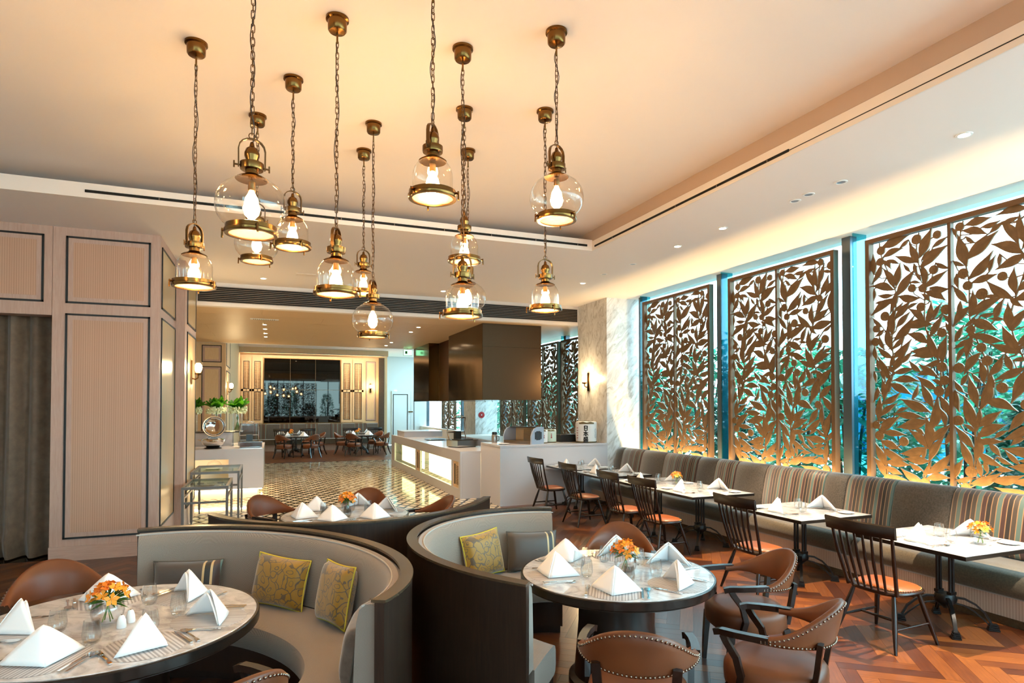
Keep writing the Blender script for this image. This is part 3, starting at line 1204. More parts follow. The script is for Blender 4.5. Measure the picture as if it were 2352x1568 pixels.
for (px, c, rfun, w, h, mat, pipe, lab, rl, off) in (
        ((470, 1345), CL, rf, 0.50, 0.30, 'velvet_pillow', 'piping_grey', 'grey velvet pillow with dark striped end on the left booth behind napkins', 0.0, 0.12),
        ((655, 1385), CL, rf, 0.48, 0.36, 'velvet_gold', 'piping_gold', 'wide gold floral velvet pillow in the middle of the left booth', 0.05, 0.12),
        ((775, 1430), CL, rf, 0.42, 0.40, 'velvet_gold', 'piping_gold', 'square gold floral velvet pillow near the right end of the left booth', -0.05, 0.12),
        ((1084, 1314), CR, rf2, 0.42, 0.38, 'velvet_gold', 'piping_gold', 'gold floral velvet pillow leaning in the right booth', -0.06, 0.11),
        ((1203, 1294), CR, rf2, 0.48, 0.34, 'velvet_pillow', 'piping_grey', 'dark brown velvet pillow with pale stripes in the right booth', 0.04, 0.11)):
    a_ = ang_of(c, zpix(px[0], px[1], 0.48))
    loc, rot = on_booth(c, rfun, a_, off, -0.22, rl)
    pillow(w, h, 0.15, mat, pipe, lab, loc, rot)
a_ = ang_of(CL, zpix(850, 1500, 0.6))
loc, rot = on_booth(CL, rf, -16, 0.13, -0.16, 0.02)
pillow(0.46, 0.34, 0.16, 'velvet_brown', 'piping_grey', 'taupe and teal velvet pillow seen edge-on at the near end of the left booth', loc, rot)
loc, rot = on_booth(CR, rf2, 178, 0.11, -0.2, 0.05)
pillow(0.38, 0.34, 0.14, 'velvet_gold', 'piping_gold', 'gold floral pillow almost hidden behind the rim of the right booth', loc, rot)


# ------------------------------------------------------------------ round pedestal tables
def round_table(label, c, R_):
    t_ = thing('round_table', label, 'table', (c[0], c[1], 0), 0, 'round marble booth tables')
    MB().lathe([(R_ - 0.012, 0.735), (R_ - 0.012, 0.757), (R_ - 0.016, 0.760)], 72).build('marble_top', 'marble_white', t_, 30)
    prof = [(R_ - 0.011, 0.70), (R_, 0.70), (R_ + 0.004, 0.705), (R_ + 0.004, 0.752), (R_, 0.7575), (R_ - 0.011, 0.7575)]
    MB().lathe(prof + [prof[0]], 72, None, False).build('edge_band', 'table_edge', t_, 30)
    MB().lathe([(R_ - 0.013, 0.69), (R_ - 0.013, 0.734)], 48).build('under_plate', 'wood_dark', t_, 30)
    MB().lathe([(0.34, 0.0), (0.34, 0.03), (0.30, 0.05), (0.27, 0.40), (0.27, 0.66), (0.33, 0.689)], 32).build('pedestal', 'wood_dark', t_, 30)
    return t_


TLc, TRc, T3c = (-0.80, 3.93), (2.30, 3.80), (0.76, 6.90)
round_table('large round white marble table in the left foreground set for six', TLc, 0.735)
round_table('round white marble table in the right booth with orange orchids, set for six', TRc, 0.68)
round_table('round marble table behind the dark middle booth, set for six', T3c, 0.68)


# ------------------------------------------------------------------ leather armchair
def make_armchair():
    t_ = thing('armchair', 'x', 'armchair', (0, 0, 0), 0, 'brown leather armchairs with dark wooden frames')
    se = lambda a, e: (abs(math.cos(a)) ** e * (1 if math.cos(a) >= 0 else -1), abs(math.sin(a)) ** e * (1 if math.sin(a) >= 0 else -1))
    N = 32

    def ring(s, z, wx=0.275, wy=0.27):
        o = []
        for k in range(N):
            x, y = se(2 * PI * k / N, 0.72)
            x *= wx * (1 - 0.10 * (0.5 - y / 2))
            o.append((x * s, y * wy * s, z))
        return o
    MB().loft([ring(0.98, 0.35), ring(1.0, 0.37), ring(1.01, 0.43), ring(1.0, 0.462), ring(0.94, 0.487), ring(0.75, 0.5), ring(0.4, 0.505), ring(0.1, 0.506)]).build('seat', 'leather', t_, 60)
    for s in (-1, 1):
        MB().tube([(0.225 * s, 0.20, 0.37), (0.23 * s, 0.215, 0.2), (0.235 * s, 0.225, 0)], [0.022, 0.019, 0.014], 4).build('leg', 'wood_chair', t_)
        MB().tube([(0.20 * s, -0.20, 0.37), (0.215 * s, -0.235, 0.2), (0.235 * s, -0.32, 0)], [0.022, 0.02, 0.015], 4).build('leg', 'wood_chair', t_)
        MB().bar([(0.262 * s, 0.14, 0.36), (0.275 * s, 0.12, 0.45), (0.278 * s, 0.145, 0.55), (0.272 * s, 0.20, 0.625), (0.268 * s, 0.22, 0.66)], 0.032, 0.036, (0, 1, 0.001)).build('arm_post', 'wood_chair', t_)
        MB().bar([(0.292 * s, -0.03, 0.685), (0.293 * s, 0.06, 0.683), (0.285 * s, 0.15, 0.680), (0.268 * s, 0.23, 0.677), (0.256 * s, 0.265, 0.665)], 0.044, 0.034).build('arm', 'wood_chair', t_)
        MB().bar([(0.17 * s, -0.225, 0.40), (0.185 * s, -0.25, 0.55), (0.195 * s, -0.268, 0.69)], 0.045, 0.028, (0, 1, 0)).build('back_post', 'wood_chair', t_)
    rings, nails = [], MB()
    K = 36
    F1 = math.radians(98)
    for k in range(K + 1):
        ph = -F1 + 2 * F1 * k / K
        w_ = 0.5 + 0.5 * math.cos(PI * ph / F1)
        zt, zb = 0.70 + 0.185 * w_ ** 1.2, 0.660 - 0.018 * w_
        Rx, Ry = 0.285, 0.29

        def P_(d, z):
            lean = (z - 0.66) * 0.22 * w_
            return ((Rx + d + lean) * math.sin(ph), -(Ry + d + lean) * math.cos(ph), z)
        hh = zt - zb
        ring_ = [P_(-0.014, zb), P_(0.018, zb), P_(0.024, zb + hh * 0.25), P_(0.024, zb + hh * 0.7), P_(0.020, zt - 0.012), P_(0.004, zt), P_(-0.014, zt - 0.010), P_(-0.024, zb + hh * 0.6), P_(-0.022, zb + hh * 0.2)]
        rings.append(ring_)
    bk_ = MB().loft(rings).build('backrest', 'leather', t_, 70)
    for e in (0, 1):
        J = 46
        for k in range(J + 1):
            ph = -F1 * 0.97 + 2 * F1 * 0.97 * k / J
            w_ = 0.5 + 0.5 * math.cos(PI * ph / F1)
            zt, zb = 0.70 + 0.185 * w_ ** 1.2, 0.660 - 0.018 * w_
            z = zt - 0.022 if e else zb + 0.012
            lean = (z - 0.66) * 0.22 * w_
            nails.ball(((0.285 + 0.024 + lean) * math.sin(ph), -(0.29 + 0.024 + lean) * math.cos(ph), z), 0.0075, 6, 4)
    tag(nails.build('nailhead_trim', 'nail_bronze', bk_, 80), kind='stuff')
    return t_


ac, ac_used = make_armchair(), [False]
GA = 'brown leather armchairs with dark wooden frames'
for lab, x, y, d in (
        ('brown leather armchair with its nailheaded back to the camera, nearest the lens', 1.80, 2.76, (0.57, 0.82)),
        ('brown leather armchair at the lower right, seen from its side with nailheads', 2.72, 2.74, (-0.54, 0.84)),
        ('brown leather armchair right of the right round table, facing the booth', 3.26, 3.57, (-0.90, 0.30)),
        ('brown leather armchair behind the right round table, only its back rising over napkins', 2.80, 4.58, (-0.55, -0.84)),
        ('brown leather armchair behind the left round table, below the panelled wall', -1.27, 4.80, (0.42, -0.90)),
        ('leather armchair cut off by the bottom edge beside the left round table', -0.24, 2.93, (-0.50, 0.86)),
        ('dark leather armchair on the tiled side of the middle table, left one', 0.06, 7.62, (0.64, -0.77)),
        ('dark leather armchair on the tiled side of the middle table, centre one', 1.07, 7.75, (-0.35, -0.93)),
        ('dark leather armchair at the right end of the middle table', 1.66, 6.99, (-1.0, -0.05)),
        ('far armchair at the left distant table, its left front one', 0.42, 24.0, (0.6, 0.8)),
        ('far armchair at the left distant table, its right front one', 1.35, 24.0, (-0.6, 0.8)),
        ('far armchair behind the left distant table', 1.65, 25.3, (-0.9, -0.3)),
        ('far armchair at the right distant table, its left front one', 2.95, 24.2, (0.5, 0.85)),
        ('far armchair at the right distant table, its right end', 4.05, 24.5, (-0.85, 0.5)),
        ('far armchair at the right distant table, left rear one', 2.65, 25.2, (0.95, -0.2)),
        ('far armchair at the right distant table, right rear one', 4.0, 25.6, (-0.8, -0.6))):
    place(ac, ac_used, lab, (x, y, 0), fac(d), GA)


# ------------------------------------------------------------------ spindle-back chair
def make_windsor():
    t_ = thing('spindle_chair', 'x', 'chair', (0, 0, 0), 0, 'dark spindle-back chairs along the banquette')
    N = 28

    def ring(s, z, wy=0.225):
        o = []
        for k in range(N):
            a = 2 * PI * k / N
            cx, sy = math.cos(a), math.sin(a)
            x = abs(cx) ** 0.6 * (1 if cx >= 0 else -1) * 0.25 * (1 + 0.05 * sy)
            y = abs(sy) ** 0.7 * (1 if sy >= 0 else -1) * wy
            o.append((x * s, y * s, z))
        return o
    MB().loft([ring(0.90, 0.415), ring(0.97, 0.425), ring(1.0, 0.438), ring(0.98, 0.450)]).build('seat', 'wood_chair', t_, 50)
    st_ = t_.children[0]
    MB().loft([[(x, y + 0.02, z) for x, y, z in ring(s, zz, 0.20)] for s, zz in ((0.90, 0.451), (0.90, 0.458), (0.84, 0.470), (0.6, 0.478), (0.2, 0.480))]).build('seat_pad', 'leather_orange', st_, 60)
    nl = MB()
    for k in range(56):
        a = 2 * PI * k / 56
        cx, sy = math.cos(a), math.sin(a)
        nl.ball((abs(cx) ** 0.6 * (1 if cx >= 0 else -1) * 0.25 * (1 + 0.05 * sy) * 0.91, abs(sy) ** 0.7 * (1 if sy >= 0 else -1) * 0.20 * 0.91 + 0.02, 0.456), 0.0042, 5, 3)
    tag(nl.build('nailhead_trim', 'nail_brass', st_, 80), kind='stuff')
    for sx in (-1, 1):
        for sy, fy in ((1, 0.255), (-1, -0.27)):
            p0, p1 = Vector((0.17 * sx, 0.15 * sy, 0.425)), Vector((0.262 * sx, fy, 0))
            MB().tube([p0, p0.lerp(p1, 0.35), p0.lerp(p1, 0.6), p1], [0.015, 0.021, 0.020, 0.012], 10).build('leg', 'wood_chair', t_, 60)
        a, b = Vector((0.17 * sx, 0.15, 0.425)).lerp(Vector((0.262 * sx, 0.255, 0)), 0.60), Vector((0.17 * sx, -0.15, 0.425)).lerp(Vector((0.262 * sx, -0.27, 0)), 0.60)
        MB().tube([a, a.lerp(b, 0.5), b], [0.009, 0.013, 0.009], 8).build('stretcher', 'wood_chair', t_, 60)
        MB().tube([(0.21 * sx, -0.17, 0.43), (0.245 * sx, -0.255, 0.72), (0.262 * sx, -0.305, 0.94)], [0.016, 0.015, 0.012], 10).build('post', 'wood_chair', t_, 60)
    MB().tube([(-0.225, 0.0, 0.17), (0, 0, 0.17), (0.225, 0, 0.17)], [0.009, 0.013, 0.009], 8).build('stretcher', 'wood_chair', t_, 60)
    for k in range(6):
        u = (k + 1) / 7 * 2 - 1
        yb, yt = -0.195 - 0.012 * (1 - u * u), -0.308 - 0.035 * (1 - u * u)
        MB().tube([(0.20 * u, yb, 0.43), (0.225 * u, (yb + yt) / 2 - 0.012, 0.68), (0.258 * u, yt, 0.94)], [0.0095, 0.013, 0.009], 8).build('spindle', 'wood_chair', t_, 60)
    pts, rg = [], []
    for k in range(13):
        u = k / 12 * 2 - 1
        y = -0.312 - 0.038 * (1 - u * u)
        rg.append([(0.30 * u, y - 0.012, 0.905), (0.30 * u, y + 0.012, 0.903), (0.305 * u, y - 0.004, 1.0), (0.305 * u, y - 0.02, 1.012), (0.305 * u, y - 0.028, 1.0)])
    MB().loft(rg).build('crest_rail', 'wood_chair', t_, 50)
    return t_


wc, wc_used = make_windsor(), [False]
GW = 'dark spindle-back chairs along the banquette'
ordn = ['nearest', 'second', 'third', 'fourth', 'fifth', 'furthest']
for k, y in enumerate((3.62, 5.05, 6.79, 7.61, 8.93, 10.08)):
    lab = 'dark spindle-back chair with orange leather seat, %s from the camera along the banquette tables' % ordn[k]
    place(wc, wc_used, lab, (4.79 + (0.0, 0.0, 0.02, 0, 0.02, -0.05)[k], y, 0), -PI / 2 + (0.05, 0.0, 0.03, -0.02, 0.02, 0.05)[k], GW)
for k, (x, y) in enumerate(((0.35, 26.45), (1.35, 26.45), (3.05, 26.45), (4.05, 26.45))):
    place(wc, wc_used, 'small distant spindle chair before the far banquette, number %s from the left' % ('one', 'two', 'three', 'four')[k], (x, y, 0), 0.0, GW)


# ------------------------------------------------------------------ bistro tables
def make_bistro():
    t_ = thing('bistro_table', 'x', 'table', (0, 0, 0), 0, 'square marble bistro tables')
    hx, hy = 0.51, 0.495
    MB().box(-hx + 0.006, hx - 0.006, -hy + 0.006, hy - 0.006, 0.735, 0.760).build('marble_top', 'marble_bistro', t_)
    m_ = MB()
    for a in ((-hx, hx, -hy, -hy + 0.006), (-hx, hx, hy - 0.006, hy), (-hx, -hx + 0.006, -hy + 0.006, hy - 0.006), (hx - 0.006, hx, -hy + 0.006, hy - 0.006)):
        m_.box(a[0], a[1], a[2], a[3], 0.726, 0.758)
    m_.box(-hx + 0.006, hx - 0.006, -hy + 0.006, hy - 0.006, 0.727, 0.7345)
    m_.build('edge_band', 'table_edge', t_)
    MB().box(-0.12, 0.12, -0.10, 0.10, 0.705, 0.7265).build('top_plate', 'cast_iron', t_)
    for sy in (-1, 1):
        m_ = MB()
        for sx in (-1, 1):
            m_.tube([(0.02 * sx, 0.055 * sy, 0.30), (0.02 * sx, 0.055 * sy, 0.70)], 0.013, 8)
        m_.box(-0.036, 0.036, 0.055 * sy - 0.02, 0.055 * sy + 0.02, 0.685, 0.705).box(-0.036, 0.036, 0.055 * sy - 0.02, 0.055 * sy + 0.02, 0.285, 0.31)
        m_.build('column', 'cast_iron', t_, 50)
    MB().lathe([(0.02, 0.155), (0.045, 0.18), (0.085, 0.215), (0.09, 0.245), (0.075, 0.285)], 16).build('hub', 'cast_iron', t_, 50)
    for k in range(4):
        a = PI / 4 + k * PI / 2
        c_, s_ = math.cos(a), math.sin(a)
        path = [(0.06, 0.255), (0.14, 0.25), (0.22, 0.21), (0.29, 0.14), (0.335, 0.05)]
        pat2 = [(0.06, 0.205), (0.14, 0.19), (0.21, 0.15), (0.275, 0.09), (0.32, 0.04)]
        f_ = MB().bar([(r_ * c_, r_ * s_, z) for r_, z in path], 0.028, 0.016).bar([(r_ * c_, r_ * s_, z) for r_, z in pat2], 0.018, 0.011)
        mt = Matrix.Translation((0.345 * c_, 0.345 * s_, 0)) @ Matrix.Rotation(a, 4, 'Z')
        for q in range(4):
            f_.box(-0.03 - 0.004 * q, 0.03 + 0.004 * q, -0.022 - 0.003 * q, 0.022 + 0.003 * q, 0.048 - 0.015 * q - (0.0 if q < 3 else 0.0), 0.060 - 0.015 * q, mt)
        f_.build('foot', 'cast_iron', t_, 50)
    return t_


bt, bt_used = make_bistro(), [False]
BT = [('nearest', 3.645), ('second', 5.24), ('third', 6.975), ('fourth', 7.97), ('fifth', 9.36), ('furthest', 10.50)]
for nm, y in BT:
    place(bt, bt_used, 'square white marble bistro table on black iron base, %s from the camera' % nm, (5.575, y, 0), 0, 'square marble bistro tables')
for k, (x, y) in enumerate(((0.87, 25.0), (3.37, 25.1), (0.75, 27.05), (3.5, 27.05))):
    place(bt, bt_used, ('distant laid table at the left, between leather armchairs', 'distant laid table at the right, between leather armchairs', 'distant table against the far banquette, left one', 'distant table against the far banquette, right one')[k], (x, y, 0), 0, 'square marble bistro tables', (1.15 if k > 1 else 1.0, 1, 1))

# ------------------------------------------------------------------ tableware
ZTOP = 0.7603


def make_napkin():
    t_ = thing('napkin', 'x', 'napkin', (0, 0, 0), 0, 'white pyramid napkins')
    for k, (s, h, nm) in enumerate(((1.0, 0.165, 'outer_fold'), (0.90, 0.150, 'inner_fold'))):
        A_, F_ = Vector((0, -0.02 * k, h)), Vector((0, 0.115 * s - 0.01 * k, 0.0))
        m_ = MB()
        for sx in (-1, 1):
            Lc = Vector((0.165 * s * sx, -0.045, 0))
            N = 8
            vs, fs = [], []
            for i in range(N + 1):
                for j in range(N + 1 - i):
                    u, v = i / N, j / N
                    w_ = 1 - u - v
                    p = A_ * w_ + F_ * u + Lc * v
                    bl = 4 * u * v * 0.010 + 4 * v * w_ * 0.004
                    nrm = (F_ - A_).cross(Lc - A_) * sx * -1
                    nrm.normalize()
                    p = p + nrm * bl
                    tip = max(0, w_ - 0.86)
                    p.z -= tip * 0.05
                    vs.append(p)
            ix = {}
            c_ = 0
            for i in range(N + 1):
                for j in range(N + 1 - i):
                    ix[(i, j)] = c_
                    c_ += 1
            for i in range(N):
                for j in range(N - i):
                    fs.append((ix[(i, j)], ix[(i + 1, j)], ix[(i, j + 1)]))
                    if j < N - i - 1:
                        fs.append((ix[(i + 1, j)], ix[(i + 1, j + 1)], ix[(i, j + 1)]))
            m_.add(vs, fs)
        o = m_.build(nm, 'napkin', t_, 45)
        md = o.modifiers.new('thickness', 'SOLIDIFY')
        md.thickness = 0.005
        md.offset = -1
    return t_


def make_fork():
    m_ = MB()
    m_.bar([(0, -0.10, 0.004), (0, -0.05, 0.006), (0, 0.02, 0.005), (0, 0.04, 0.003)], 0.010, 0.003)
    m_.box(-0.012, 0.012, 0.038, 0.058, 0.002, 0.005)
    for k in range(4):
        x = -0.0105 + k * 0.007
        m_.bar([(x, 0.056, 0.0035), (x, 0.08, 0.0045), (x, 0.098, 0.008)], 0.0035, 0.0025)
    m_.box(-0.008, 0.008, -0.108, -0.07, 0.002, 0.006)
    return tag(m_.build('fork', 'steel', None), 'x', 'fork')


def make_spoon():
    m_ = MB()
    m_.bar([(0, -0.11, 0.003), (0, -0.03, 0.006), (0, 0.045, 0.005)], 0.009, 0.003)
    m_.box(-0.008, 0.008, -0.115, -0.075, 0.001, 0.005)
    rg = []
    for i in range(6):
        r_ = 1 - i / 5.5
        rg.append([(0.020 * r_ * math.cos(a), 0.072 + 0.033 * r_ * math.sin(a), 0.009 - 0.008 * (1 - r_ * r_)) for a in [2 * PI * k / 14 for k in range(14)]])
    m_.loft(rg, True, True)
    return tag(m_.build('spoon', 'steel', None, 70), 'x', 'spoon')


def make_knife():
    m_ = MB()
    m_.bar([(0, -0.115, 0.004), (0, -0.02, 0.004)], 0.013, 0.006)
    m_.prism([(-0.006, -0.02), (0.007, -0.02), (0.010, 0.05), (0.006, 0.095), (-0.004, 0.112), (-0.007, 0.04)], 0.002, 0.005)
    return tag(m_.build('knife', 'steel', None), 'x', 'knife')


def make_glass():
    prof = [(0.002, 0.003), (0.026, 0.001), (0.036, 0.010), (0.0425, 0.032), (0.0435, 0.05), (0.040, 0.08), (0.0345, 0.118), (0.0335, 0.118), (0.038, 0.08), (0.041, 0.05), (0.040, 0.033), (0.033, 0.013), (0.002, 0.009)]
    return tag(MB().lathe(prof, 24).build('tumbler', 'glass_water', None, 60), 'x', 'glass')


def make_mat():
    m_ = MB().lathe([(0.188, 0.0), (0.192, 0.0008), (0.19, 0.002)], 48)
    return tag(m_.build('placemat', 'placemat', None, 40), 'x', 'placemat')


def make_plate():
    t_ = thing('bread_plate', 'x', 'plate', (0, 0, 0), 0, 'small bread plates')
    MB().lathe([(0.04, 0.0), (0.045, 0.004), (0.08, 0.012), (0.083, 0.014), (0.079, 0.015), (0.044, 0.008), (0.01, 0.007)], 28).build('dish', 'porcelain', t_, 50)
    MB().bar([(-0.02, -0.085, 0.0165), (-0.02, 0.0, 0.0165), (-0.02, 0.075, 0.0165)], 0.012, 0.002).build('butter_knife', 'steel', t_)
    return t_


def make_vase(seed, scale=1.0):
    rnd = random.Random(seed)
    t_ = thing('flower_vase', 'x', 'flower vase', (0, 0, 0), 0, 'orange orchid vases')
    prof = [(0.02, 0.002), (0.035, 0.004), (0.052, 0.022), (0.058, 0.048), (0.053, 0.075), (0.042, 0.092), (0.040, 0.092), (0.051, 0.075), (0.056, 0.048), (0.05, 0.024), (0.034, 0.007), (0.01, 0.006)]
    MB().lathe(prof, 24).build('bowl', 'glass_clear', t_, 60)
    stm = MB()
    fol = MB()
    for k in range(40):
        a, e = rnd.uniform(0, 2 * PI), rnd.uniform(-0.1, 0.9)
        L = rnd.uniform(0.05, 0.09)
        d = Vector((math.cos(a) * math.cos(e), math.sin(a) * math.cos(e), math.sin(e)))
        b = Vector((0, 0, 0.085)) + d * 0.01
        sd = d.cross(Vector((0, 0, 1))).normalized() * 0.006
        m1 = b + d * L * 0.5
        tp = b + d * L - Vector((0, 0, 0.01))
        fol.add([b, m1 + sd, tp, m1 - sd], [(0, 1, 2), (0, 2, 3)])
    tag(fol.build('greenery', 'foliage', t_), kind='stuff')
    for k in range(4):
        a = k * PI / 2 + 0.4
        stm.tube([(0.02 * math.cos(a), 0.02 * math.sin(a), 0.012), (-0.01 * math.cos(a), -0.01 * math.sin(a), 0.1)], 0.002, 5)
    stm.build('stalks', 'stalk', t_)
    for k in range(22):
        a, e = k * 2.4, 0.12 + 1.35 * (k / 22) + rnd.uniform(-0.1, 0.1)
        d = Vector((math.cos(a) * math.cos(e), math.sin(a) * math.cos(e), math.sin(e)))
        c_ = Vector((0, 0, 0.095)) + d * rnd.uniform(0.045, 0.07)
        u_ = d.orthogonal().normalized()
        v_ = d.cross(u_)
        m_ = MB()
        for q in range(5):
            b = q * 2 * PI / 5 + rnd.uniform(-0.2, 0.2)
            pd = u_ * math.cos(b) + v_ * math.sin(b)
            pn = d.cross(pd)
            L = rnd.uniform(0.023, 0.031)
            m_.add([c_, c_ + pd * L * 0.55 + pn * L * 0.33 + d * 0.005, c_ + pd * L + d * 0.009, c_ + pd * L * 0.55 - pn * L * 0.33 + d * 0.005], [(0, 1, 2), (0, 2, 3)])
        m_.ball(c_ + d * 0.003, 0.004, 6, 4)
        m_.build('blossom', 'petal' if k % 3 else 'petal_deep', t_)
    t_.scale = (scale,) * 3
    return t_


protos = {'napkin': (make_napkin(), [False]), 'fork': (make_fork(), [False]), 'spoon': (make_spoon(), [False]), 'knife': (make_knife(), [False]), 'tumbler': (make_glass(), [False]), 'placemat': (make_mat(), [False]), 'plate': (make_plate(), [False]), 'vase': (make_vase(5), [False])}


def put(kind, label, x, y, z, rz=0.0, group=None, scale=None):
    p, u = protos[kind]
    return place(p, u, label, (x, y, z), rz, group, scale)


def setting(pos, o, where, group, mat=True, jit=0.0, spoon=True):
    x, y = pos
    o = Vector((o[0], o[1])).normalized()
    tx, ty = -o.y, o.x                   # to the sitter's left when facing inwards... tangent
    rz = fac((-o.x, -o.y))
    z = ZTOP
    if mat:
        put('placemat', 'round striped placemat at the %s' % where, x, y, z, rz, 'round striped placemats')
        z += 0.0022
    put('napkin', 'white pyramid napkin at the %s' % where, x, y, z + 0.004, fac(o) + jit, 'white pyramid napkins')
    k = 0.180
    put('fork', 'polished steel fork at the %s' % where, x - tx * k + o.x * 0.02, y - ty * k + o.y * 0.02, z, rz, 'steel cutlery')
    put('knife', 'polished steel knife at the %s' % where, x + tx * (k - 0.012) + o.x * 0.02, y + ty * (k - 0.012) + o.y * 0.02, z, rz, 'steel cutlery')
    if spoon:
        put('spoon', 'polished steel spoon at the %s' % where, x + tx * (k + 0.022) + o.x * 0.02, y + ty * (k + 0.022) + o.y * 0.02, z, rz, 'steel cutlery')


def rtable(c, pts, names, tn, jits, rin):
    for p, n, j in zip(pts, names, jits):
        o = Vector((p[0] - c[0], p[1] - c[1]))
        r_ = min(o.length, rin)
        o.normalize()
        x, y = c[0] + o.x * r_, c[1] + o.y * r_
        setting((x, y), (o.x, o.y), '%s place of the %s' % (n, tn), None, True, j)
        gx, gy = c[0] + o.x * (r_ - 0.20) - o.y * 0.085, c[1] + o.y * (r_ - 0.20) + o.x * 0.085
        put('tumbler', 'clear stemless glass at the %s place of the %s' % (n, tn), gx, gy, ZTOP, 0, 'clear stemless tumblers')


rtable(TLc, [(-1.23, 3.98), (-1.01, 3.40), (-0.92, 4.38), (-0.48, 4.30), (-0.26, 3.78), (-0.57, 3.47)], ['far left', 'near left', 'back', 'back right', 'right', 'front'], 'left round table', [0.5, 0.7, 2.9, -0.5, 0.9, 0.7], 0.50)
rtable(TRc, [(2.10, 4.27), (1.86, 3.88), (2.57, 4.25), (2.84, 3.84), (2.53, 3.34), (2.04, 3.38)], ['back left', 'left', 'back', 'right', 'front right', 'front'], 'right booth table', [2.6, 0.9, 0.2, 0.9, 0.8, -0.15], 0.47)
rtable(T3c, [(0.26, 6.81), (0.48, 7.24), (0.59, 6.55), (0.95, 7.34), (1.02, 6.51), (1.26, 6.93)], ['left', 'back left', 'front left', 'back right', 'front right', 'right'], 'middle table behind the dark booth', [0.8, 2.9, 0.4, 0.3, -0.8, 0.7], 0.46)
p = zpix(247, 1432, ZTOP)
put('vase', 'orange orchids in a glass bowl on the left round table', p.x, p.y, ZTOP, 0.3, 'orange orchid vases', (1.4,) * 3)
p = zpix(1437, 1313, ZTOP)
put('vase', 'orange orchids in a glass bowl on the right booth table', p.x, p.y, ZTOP, 1.9, 'orange orchid vases', (1.4,) * 3)
p = zpix(799, 1177, ZTOP)
put('vase', 'rust-orange orchids in a glass bowl on the middle table', p.x, p.y, ZTOP, 3.0, 'orange orchid vases', (1.4,) * 3)
# salt and pepper
sh_used, shk = [False], thing('shaker', 'x', 'shaker', (0, 0, 0), 0, 'white ceramic shakers')
MB().lathe([(0.022, 0), (0.024, 0.008), (0.021, 0.04), (0.014, 0.062), (0.006, 0.068)], 16).build('body', 'porcelain', shk, 50)
MB().lathe([(0.005, 0.0681), (0.003, 0.0695)], 10).build('holes', 'steel_dark', shk)
for lab, px in (('white ceramic shaker nearer the orchids on the left round table', (279, 1441)), ('white ceramic shaker to the right of its twin on the left round table', (300, 1428)), ('white ceramic shaker left of the orchids on the middle table', (768, 1182))):
    p = zpix(px[0], px[1], ZTOP)
    place(shk, sh_used, lab, (p.x, p.y, ZTOP), 0)

tn = ['nearest', 'second', 'third', 'fourth', 'fifth', 'furthest']
for k, (nm, y) in enumerate(BT):
    w = '%s bistro table' % nm
    for side, sx in (('chair side', -1), ('banquette side', 1)):
        x = 5.575 + sx * 0.30
        dy = (0.02 if sx < 0 else -0.03)
        setting((x, y + dy), (sx, 0), '%s of the %s' % (side, w), None, False, -0.75 if sx < 0 else 0.5, sx < 0)
        put('tumbler', 'clear stemless glass on the %s of the %s' % (side, w), 5.575 + sx * 0.08, y + dy + sx * 0.13, ZTOP, 0, 'clear stemless tumblers')
        put('plate', 'white bread plate with butter knife on the %s of the %s' % (side, w), x + sx * 0.02, y + dy - sx * 0.30, ZTOP, 0 if sx > 0 else PI, 'small bread plates')
for lab, y in (('orange orchids in a small glass on the nearest bistro table', 3.40), ('orange orchids in a small glass on the fourth bistro table', 7.62)):
    put('vase', lab, 5.66, y, ZTOP, 0.8, 'orange orchid vases', (1.2, 1.2, 1.2))
# distant tables
for tab, x, y in (('distant left armchair table', 0.87, 25.0), ('distant right armchair table', 3.37, 25.1)):
    put('vase', 'orange flowers on the %s' % tab, x - 0.2, y - 0.15, ZTOP, 0, 'orange orchid vases', (1.3, 1.3, 1.3))
    for k, (dx, dy) in enumerate(((0.28, -0.2), (0.30, 0.25), (-0.3, 0.25))):
        put('napkin', 'white pyramid napkin at the %s of the %s' % (('right front', 'right back', 'left back')[k], tab), x + dx, y + dy, ZTOP + 0.004, PI + 0.6 * k, 'white pyramid napkins')
for tab, x, y in (('left table against the far banquette', 0.75, 27.05), ('right table against the far banquette', 3.5, 27.05)):
    put('vase', 'orange flowers on the %s' % tab, x, y, ZTOP, 0, 'orange orchid vases', (1.2, 1.2, 1.2))
    for k, dx in enumerate((-0.4, 0.35)):
        put('napkin', 'white pyramid napkin on the %s of the %s' % (('left', 'right')[k], tab), x + dx, y, ZTOP + 0.004, 0.4 * k, 'white pyramid napkins')


# ------------------------------------------------------------------ pendant lamps
def z_for(x, y, py):
    lo, hi = 0.5, 4.5
    for _ in range(40):
        md = (lo + hi) / 2
        if proj((x, y, md))[1] > py:
            lo = md
        else:
            hi = md
    return (lo + hi) / 2


def chain_mesh(z0, z1):
    m_ = MB()
    L, wr, w_ = 0.046, 0.0026, 0.0095
    n = max(2, int((z1 - z0) / (L * 0.78)))
    for k in range(n):
        c_ = z0 + (k + 0.5) * (z1 - z0) / n
        hl = (z1 - z0) / n * 0.66
        pts = []
        for q in range(12):
            a = 2 * PI * q / 12
            x = w_ * math.cos(a)
            z = (hl - w_) * (1 if math.sin(a) > 0 else -1) * (1 if abs(math.sin(a)) > 0.3 else abs(math.sin(a)) * 2) + w_ * math.sin(a)
            sw = 0.3 * math.sin(k * 1.7)
            if k % 2:
                pts.append((x * math.cos(sw), x * math.sin(sw), c_ + z))
            else:
                pts.append((-x * math.sin(sw), x * math.cos(sw), c_ + z))
        m_.tube(pts, wr, 5, closed=True)
    return m_


